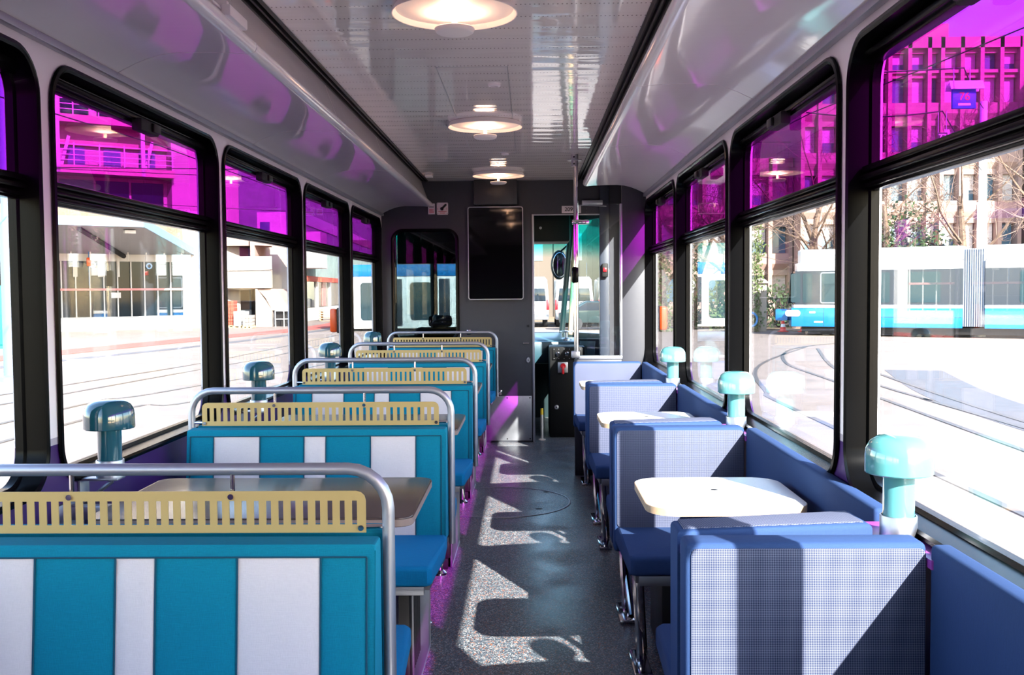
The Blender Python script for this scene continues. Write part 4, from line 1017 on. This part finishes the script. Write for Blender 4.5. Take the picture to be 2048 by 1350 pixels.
# ---------------------------------------------------------------- outside ahead: vans, car, tram, building
M['beige'] = mat('beige_street_render', (84,73,63), .9)
M['vanwhite'] = mat('van_white', (150,150,149), .25, coat=.5)
M['tyre'] = mat('tyre', (20,20,22), .8)
M['vanglass'] = mat('van_glass', (24,32,40), .05, spec=.3)
M['bumper'] = mat('bumper_grey', (96,98,104), .5)
def van(label, x, y, rz=0):
    t = thing('van', label, 'van', (x,y,G), rz, group='parked white vans')
    mb = MB(); mb.prism([(-1.02,.45),(1.02,.45),(1.02,1.5),(.93,2.55),(.80,2.72),(-.80,2.72),(-.93,2.55),(-1.02,1.5)], 'y', 0, 4.0, bev=.05); mb.prism([(4.0,.45),(5.7,.45),(5.7,1.1),(5.0,1.45),(4.3,2.5),(4.0,2.6)], 'x', -.98, .98, bev=.06)
    build(mb, 'body', M['vanwhite'], t)
    for sg in (-1,1):
        mb = MB(); mb.prism([(sg*.10,1.42),(sg*.86,1.42),(sg*.80,2.10),(sg*.10,2.10)], 'y', -.02, .02, bev=.005); build(mb, 'rear_window', M['vanglass'], t)
        mb = MB(); mb.box(*sorted((sg*.88,sg*1.03)),-.03,.10,.95,1.50,.02); build(mb, 'tail_light', M['red'], t)
        mb = MB()
        for yy_ in (.9,4.7): mb.cyl((sg*.95-(.22 if sg > 0 else 0),yy_,.36), .36, .22, 'x', 24)
        build(mb, 'wheels', M['tyre'], t)
    mb = MB(); mb.box(-1.0,1.0,-.10,.05,.42,.78,.03); build(mb, 'bumper', M['bumper'], t)
    mb = MB(); mb.box(-.28,.28,-.015,.0,.88,1.0); build(mb, 'number_plate', M['plate'], t); mb = MB(); mb.box(-.008,.008,-.012,.01,.8,2.5); mb.box(-.95,.95,-.012,.01,1.36,1.375); build(mb, 'door_gap', M['ink'], t)
    return t
vn = van('parked white van seen through the doorway, left of the windscreen pillar', .02, 53.5)
dup(vn, (2.4,53.5,G), label='parked white van seen through the cab window beside the chrome pole')
dup(vn, (4.75,53.8,G), label='parked white van partly hidden behind the blue grey door post')
cr = thing('car', 'dark green car parked before the white vans', 'car', (3.6,50.5,G), 0)
mb = MB(); mb.prism([(-2.1,.35),(2.1,.35),(2.15,.75),(1.3,.95),(.7,1.42),(-.8,1.45),(-1.7,1.0),(-2.15,.85)], 'y', -.85, .85, bev=.06); build(mb, 'body', mat('car_green', (14,36,36), .2, coat=.3), cr)
mb = MB(); mb.prism([(-1.4,.98),(1.1,.98),(.65,1.36),(-.75,1.38)], 'y', -.87, .87); build(mb, 'windows', M['vanglass'], cr)
mb = MB()
for x in (-1.3,1.35):
    for y in (-.88,.68): mb.cyl((x,y,.33), .33, .2, 'y', 24)
build(mb, 'wheels', M['tyre'], cr)
fb = thing('street_building', 'beige building with tall dark windows behind the white vans', 'building', (-4,74,G))
mb = MB(); mb.box(0,10.6,0,10,0,12); mb.box(-.2,10.7,-.3,0,11.6,12.3)
for q in range(4): mb.box(q*2.9,q*2.9+.25,-.15,0,0,11.6)
build(mb, 'walls', M['beige'], fb, smooth=0)
for q in range(3):
    for z in (1.0,4.2,7.6):
        mb = MB(); mb.box(q*2.9+.9,q*2.9+2.1,-.04,.05,z,z+2.0); build(mb, 'window', M['officeglass'], fb, smooth=0)
ft = thing('city_tram', 'white tram with a blue roof band and dark windows seen through the tinted cab window', 'tram', (-9.5,50,G))
mb = MB(); mb.box(0,9.5,0,2.4,.12,2.75,.06); build(mb, 'body', M['tramwhite'], ft)
mb = MB(); mb.box(-.02,9.52,-.02,2.42,2.75,3.35,.06); build(mb, 'roof_band', M['tramblue'], ft)
for x0, x1 in ((.3,.6),(1.0,2.2),(3.5,4.6),(5.9,7.0),(8.1,9.2)):
    mb = MB(); mb.prism(rpts(x0,x1,.55,2.45,.16), 'y', -.02, .02); build(mb, 'window', M['tramglass'], ft)
for x0 in (2.55,4.95,7.3):
    mb = MB(); mb.box(x0,x0+.55,-.03,.02,.25,2.62,.02); build(mb, 'door', M['tramdark'], ft)
mb = MB(); mb.box(.2,9.3,.2,2.2,0,.15); build(mb, 'bogies', M['dark'], ft)

# ---------------------------------------------------------------- outside left: depot buildings
M['fascia'] = mat('pale_blue_fascia', (84,112,134), .4)
M['soffit'] = mat('grey_soffit', (130,134,138), .6)
M['pinkpaint'] = mat('pale_red_paint', (176,110,106), .5)
M['depotglass'] = mat('depot_glass', (12,24,30), .05, spec=.15, var=.3, vscale=1.5)
M['render'] = mat('white_render', (176,172,167), .8)
M['pebble'] = mat('pebbledash', (98,84,68), .95, var=.25, vscale=14)
M['bluedoor'] = mat('blue_door', (36,70,104), .5)
M['brickred'] = mat('brick_red', (160,66,48), .9, var=.15, vscale=6)
M['clad'] = mat('grey_green_cladding', (100,116,114), .5, var=.2, vscale=2)
M['palewood'] = mat('pallet_wood', (216,186,132), .8, var=.12, vscale=8)
RZ = math.atan2(5, 6.9)
dp = thing('depot_building', 'low depot building with a gridded glass front, white plinth and pale blue canopy', 'building', (-24.6,52,G), RZ)
mb = MB(); mb.box(-16,8.6,0,1.2,0,.70,.02); mb.box(-16,8.6,.15,1.2,3.80,6.6); mb.box(6.46,8.6,0,1.2,.7,6.6); build(mb, 'walls', [M['render']], dp, smooth=0)
mb = MB(); mb.box(-16,6.4,.10,.20,4.2,6.62); build(mb, 'pebbledash_band', M['pebble'], dp, smooth=0)
mb = MB(); mb.box(-16,6.46,.30,.40,.7,3.82); build(mb, 'glass_front', M['depotglass'], dp, smooth=0)
mb = MB(); x = 6.42
while x > -16: mb.box(x-.03,x+.03,.18,.32,.7,3.82); x -= .71
mb.box(-16,6.46,.18,.32,3.74,3.84); mb.box(-16,6.46,.18,.32,.68,.74); build(mb, 'mullions', M['render'], dp, smooth=0)
mb = MB(); mb.box(-16,6.46,.14,.30,2.16,2.28); build(mb, 'transom', M['pinkpaint'], dp, smooth=0)
cv = MB(); P = [(-16,-7.75,5.12),(2.2,-7.75,5.12),(7.0,.1,4.12),(-16,.1,4.12)]
cv._add([(a,b,c) for a,b,c in P]+[(a,b,c+.12) for a,b,c in P], [(0,1,2,3),(4,5,6,7),(0,1,5,4),(1,2,6,5),(2,3,7,6),(3,0,4,7)])
cv = build(cv, 'canopy', M['soffit'], dp, smooth=0)
mb = MB()
for a, b_ in ((P[0],P[1]),(P[1],P[2])):
    a, b_ = Vector(a), Vector(b_); n_ = Vector((b_.y-a.y, a.x-b_.x, 0)).normalized()*.06
    mb._add([a-n_,b_-n_,b_+n_,a+n_]+[v+Vector((0,0,.42)) for v in (a-n_,b_-n_,b_+n_,a+n_)], [(0,1,2,3),(4,5,6,7),(0,1,5,4),(1,2,6,5),(2,3,7,6),(3,0,4,7)])
build(mb, 'fascia', M['fascia'], cv, smooth=0)
for u in (-4.5, 2.0):
    mb = MB(); mb.tube([(u-2.6,-7.4,5.02),(u+1.2,.1,4.02)], .13, 6); build(mb, 'canopy_beam', M['cabblack'], cv)
mb = MB()
for q in range(12): mb.box(6.0-q*.95,6.06-q*.95,-.9,-.84,3.75,4.2)
mb.box(1.5,2.0,-7.2,-6.9,4.85,5.0); build(mb, 'canopy_hangers', M['render'], cv, smooth=0)
for u, z in ((1.6,3.55),(4.55,3.50)):
    mb = MB(); mb.lathe([(.09,-.03),(.17,-.03),(.17,.03),(.09,.03),(.09,-.03)], (u,.2,z), 20, axis='y'); build(mb, 'blue_ring_sign', M['tramblue'], dp)
for u0, u1, z0, z1, lb in ((.6,.82,2.9,4.1,None),(1.85,2.2,2.9,4.1,None),(2.85,2.97,2.9,4.05,None),(2.5,3.0,1.75,2.05,None)):
    mb = MB(); mb.box(u0,u1,.1,.16,z0,z1); build(mb, 'notice_board', M['render'], dp, smooth=0)
hk = thing('crane_hook', 'small orange hoist with a blue cable hanging in front of the depot glass', 'hoist', (-24.6+1.25*.81+.6*.586,52+1.25*.586-.6*.81,G), RZ)
mb = MB(); mb.box(-.10,.10,-.1,.1,3.45,3.90,.04); build(mb, 'hoist', M['orange'], hk)
mb = MB(); mb.tube([(0,0,3.5),(0,0,2.4)], .018, 6); mb.box(-.02,.02,-.02,.02,3.88,4.25); build(mb, 'cable', M['tramblue'], hk)
fc = thing('factory_building', 'big factory building with balcony galleries above the depot canopy on the left', 'building', (-24.6,52,G), RZ)
mb = MB(); mb.box(-22,6.3,2.6,7,0,26); mb.box(6.3,10.2,1.6,6,0,24); build(mb, 'walls', M['concretelight'], fc, smooth=0)
mb = MB()
for z in (8.5,11.2,15.0): mb.box(-22,6.3,1.0,2.6,z,z+.42)
mb.box(-22,6.3,2.3,2.6,10.15,11.2); mb.box(-22,6.3,2.4,2.6,13.8,15); build(mb, 'gallery_slabs', M['concrete'], fc, smooth=0)
for z in (8.92,11.62):
    mb = MB()
    for q in range(4): mb.box(-22,6.3,1.05,1.09,z+.25+q*.28,z+.29+q*.28)
    x = 6.2
    while x > -20: mb.box(x-.03,x+.03,1.03,1.10,z,z+1.2); x -= 1.3
    build(mb, 'gallery_railing', M['render'], fc, smooth=0)
x = 5.2; k = 0
while x > -12:
    mb = MB(); mb.box(x-.45,x+.45,2.52,2.62,9.0,10.1); build(mb, 'gallery_window', M['officeglass'], fc, smooth=0)
    mb = MB(); mb.box(x-.75,x+.7,2.5,2.62,11.75,13.7); build(mb, 'tall_window', M['depotglass'], fc, smooth=0)
    mb = MB(); mb.box(x-.9,x+.86,2.48,2.62,5.3,8.3); build(mb, 'workshop_window', M['depotglass'], fc, smooth=0)
    x -= 1.9; k += 1
mb = MB()
for x in (4.6,.2,-4.2,-8.6): mb.box(x-.1,x+.1,1.0,1.2,8.5,15.4); mb.obox((x+.45,1.6,9.7),(.16,.1,1.7),ry=.25)
build(mb, 'gallery_posts', M['render'], fc, smooth=0)

sh = thing('concrete_staircase', 'raw concrete outdoor staircase with a broad balcony parapet and blue doors', 'staircase', (-16,58,G))
mb = MB(); mb.box(-2.3,.95,-.2,.2,2.25,3.32,.02); mb.box(-2.3,.0,.2,3.5,2.15,2.30); build(mb, 'balcony_parapet', M['concretelight'], sh, smooth=0)
mb = MB(); mb.box(-2.3,.95,-.28,-.2,3.28,4.10,.01); mb.box(.55,1.05,-.36,-.28,3.35,4.10,.01); build(mb, 'white_panels', M['render'], sh, smooth=0)
mb = MB(); mb.box(-2.3,-.3,.4,3.4,4.75,5.3); mb.box(-.25,.0,-.1,3.4,0,5.3); mb.box(-2.3,-.3,3.0,3.4,0,5.3); build(mb, 'tower_walls', M['concrete'], sh, smooth=0)
mb = MB(); mb.prism([(.1,2.2),(1.2,2.2),(2.0,.95),(.95,.95),(.55,1.7)], 'y', .0, 2.4); mb.prism([(.0,5.2),(1.3,5.2),(2.3,3.4),(1.9,3.4),(1.0,4.7),(.0,4.75)], 'y', -.1, 2.4); build(mb, 'sloping_flight', M['concrete'], sh, smooth=0)
mb = MB(); mb.prism([(-.25,0),(.95,0),(.95,.95),(.1,2.2),(-.25,2.2)], 'y', -.1, .3); build(mb, 'pier', M['concretelight'], sh, smooth=0)
mb = MB(); mb.box(-1.2,-.3,2.9,3.0,.95,2.15); mb.box(-1.2,-.3,2.8,2.9,3.5,4.75); build(mb, 'blue_doors', M['bluedoor'], sh, smooth=0)
mb = MB()
for q in range(6): mb.box(-1.9,-.26,.3+q*.32,3.0,q*.16,(q+1)*.16)
build(mb, 'steps', M['soffit'], sh, smooth=0)
mb = MB(); mb.box(1.0,2.15,.4,2.2,0,.95); build(mb, 'low_store', M['dark'], sh, smooth=0)
tr_ = MB()
for x in (1.25,1.75,2.3): tr_.tube([(x,-.5,0),(x,-.5,.92)], .03, 6)
for z in (.45,.92): tr_.tube([(1.25,-.5,z),(2.3,-.5,z)], .028, 6)
o = build(tr_, 'guard_rail', M['tramwhite']); o.location = (-16,58,G); tag(o, 'white tubular guard rail before the dark low store of the concrete staircase', 'railing')
def stack(name, label, x, y, wx, n, m):
    t = thing(name, label, 'pallet', (x,y,G))
    mb = MB(); mb.box(-wx/2,wx/2,-.4,.4,.10,.14); mb.box(-wx/2,wx/2,-.4,.4,.0,.03)
    for q in (-.45,0,.45): mb.box(q*wx-.05,q*wx+.05,-.4,.4,.03,.10)
    build(mb, 'pallet', M['palewood'], t, smooth=0)
    mb = MB()
    for q in range(n):
        for a in range(3): mb.box(-wx/2+a*wx/3+.012,-wx/2+(a+1)*wx/3-.012,-.38,.38,.15+q*.2,.335+q*.2,.01)
    build(mb, 'load', m, t, 'stacked blocks'); return t
stack('brick_pallet', 'pallet of red bricks stacked high beside the concrete stair steps', -17.1, 56.6, .62, 7, M['brickred'])
stack('block_pallet', 'pallet of grey white blocks between the red bricks and stair steps', -16.35, 56.2, .7, 4, M['render'])
stack('block_pallet', 'shorter pallet of pale blocks in front of the stair steps', -15.75, 55.6, .5, 3, M['concretelight'])
cl = thing('workshop_building', 'long grey clad workshop receding along the street, with red lintels over its windows', 'building', (-15.2,66,G), math.atan2(49,-2.3))
# local x runs along the street away from the camera, local -y faces the street
mb = MB(); mb.box(0,50,0,10,3.1,11); 
for q in range(100): mb.box(q*.5,q*.5+.12,-.08,0,3.1,11)
build(mb, 'cladding', M['clad'], cl, smooth=0)
mb = MB(); mb.box(0,50,.1,10,0,3.1)
for q in range(9): mb.box(q*6-.3,q*6+.5,-.12,.1,0,3.1)
mb.box(0,50,-.05,.1,0,.9); mb.box(-.3,2.4,-1.4,0,3.6,6); build(mb, 'white_base', M['render'], cl, smooth=0)
for q in range(8):
    mb = MB(); mb.box(q*6+.6,q*6+5.6,-.02,.12,.95,2.75); build(mb, 'window', M['depotglass'], cl, smooth=0)
    mb = MB(); mb.box(q*6+.5,q*6+5.7,-.35,.1,2.75,3.1); build(mb, 'red_lintel', M['brickred'], cl, smooth=0)
    if q % 2: mb = MB(); mb.box(q*6+2.6,q*6+4.2,-.06,.12,.95,2.75); build(mb, 'pink_door', M['pinkpaint'], cl, smooth=0)
mb = MB(); mb.box(0,50,-.1,.2,6.6,7.4); build(mb, 'window_strip', M['depotglass'], cl, smooth=0)
for i, (x, y, lb) in enumerate(((-14.0,69,'yellow wooden pallet leaning at the foot of the grey workshop'),(-13.6,73,'second yellow wooden pallet along the grey workshop'))):
    t = MB()
    for q in range(5): t.box(-.55,.55,-.4,.4,q*.17,q*.17+.03); t.box(-.55,-.45,-.4,.4,q*.17,q*.17+.14); t.box(.45,.55,-.4,.4,q*.17,q*.17+.14)
    o = build(t, 'wooden_pallet', M['palewood'], smooth=0); o.location = (x,y,G); tag(o, lb, 'pallet', 'pallets along the workshop')
mb = MB(); mb.box(-.5,.5,-.5,.5,0,1.5,.1,3); o = build(mb, 'covered_stack', M['soffit']); o.location = (-14.0,77,G); tag(o, 'grey tarpaulin covered stack beside the workshop wall', 'stack')
fr_ = thing('far_building', 'pale building closing the far end of the street on the left', 'building', (-34,135,G))
mb = MB(); mb.box(0,26,0,10,0,9); mb.box(19,22,-3,0,0,6.4); build(mb, 'walls', M['concretelight'], fr_, smooth=0)
for q in range(7):
    mb = MB(); mb.box(1+q*3.5,3.2+q*3.5,-.05,.05,4.5,7); build(mb, 'window', M['officeglass'], fr_, smooth=0)
wh = thing('white_house', 'small white building block behind the concrete staircase', 'building', (-17.0,62.2,G))
mb = MB(); mb.box(0,2.1,0,3,0,7.0); mb.box(.9,2.1,-.5,0,0,5.6); build(mb, 'walls', M['render'], wh, smooth=0)
mb = MB(); mb.box(.2,.8,-.05,.05,5.6,6.4); build(mb, 'window', M['officeglass'], wh, smooth=0)
lp = thing('street_pole', 'thick pale blue grey street pole at the left edge of the view', 'pole', (-11.8,22.5,G))
mb = MB(); mb.tube([(0,0,0),(0,0,3.6),(0,0,3.65),(0,0,9)], [.21,.21,.17,.16], 20); build(mb, 'shaft', M['fascia'], lp)
mb = MB(); mb.lathe([(0,0),(.32,0),(.30,.10),(.21,.14),(.21,.5)], n=20); build(mb, 'foot', M['fascia'], lp)
tb_ = thing('waste_container', 'turquoise container behind the pale street pole at the left edge', 'container', (-18.9,36.5,G))
mb = MB(); mb.prism([(-.6,.15),(.6,.15),(.7,1.0),(.35,1.35),(.35,1.75),(.75,2.3),(-.75,2.3),(-.35,1.75),(-.35,1.35),(-.7,1.0)], 'y', -.6, .6, bev=.03); mb.box(-.55,.55,-.5,.5,0,.16)
build(mb, 'body', mat('turquoise_paint', (30,160,160), .4), tb_)
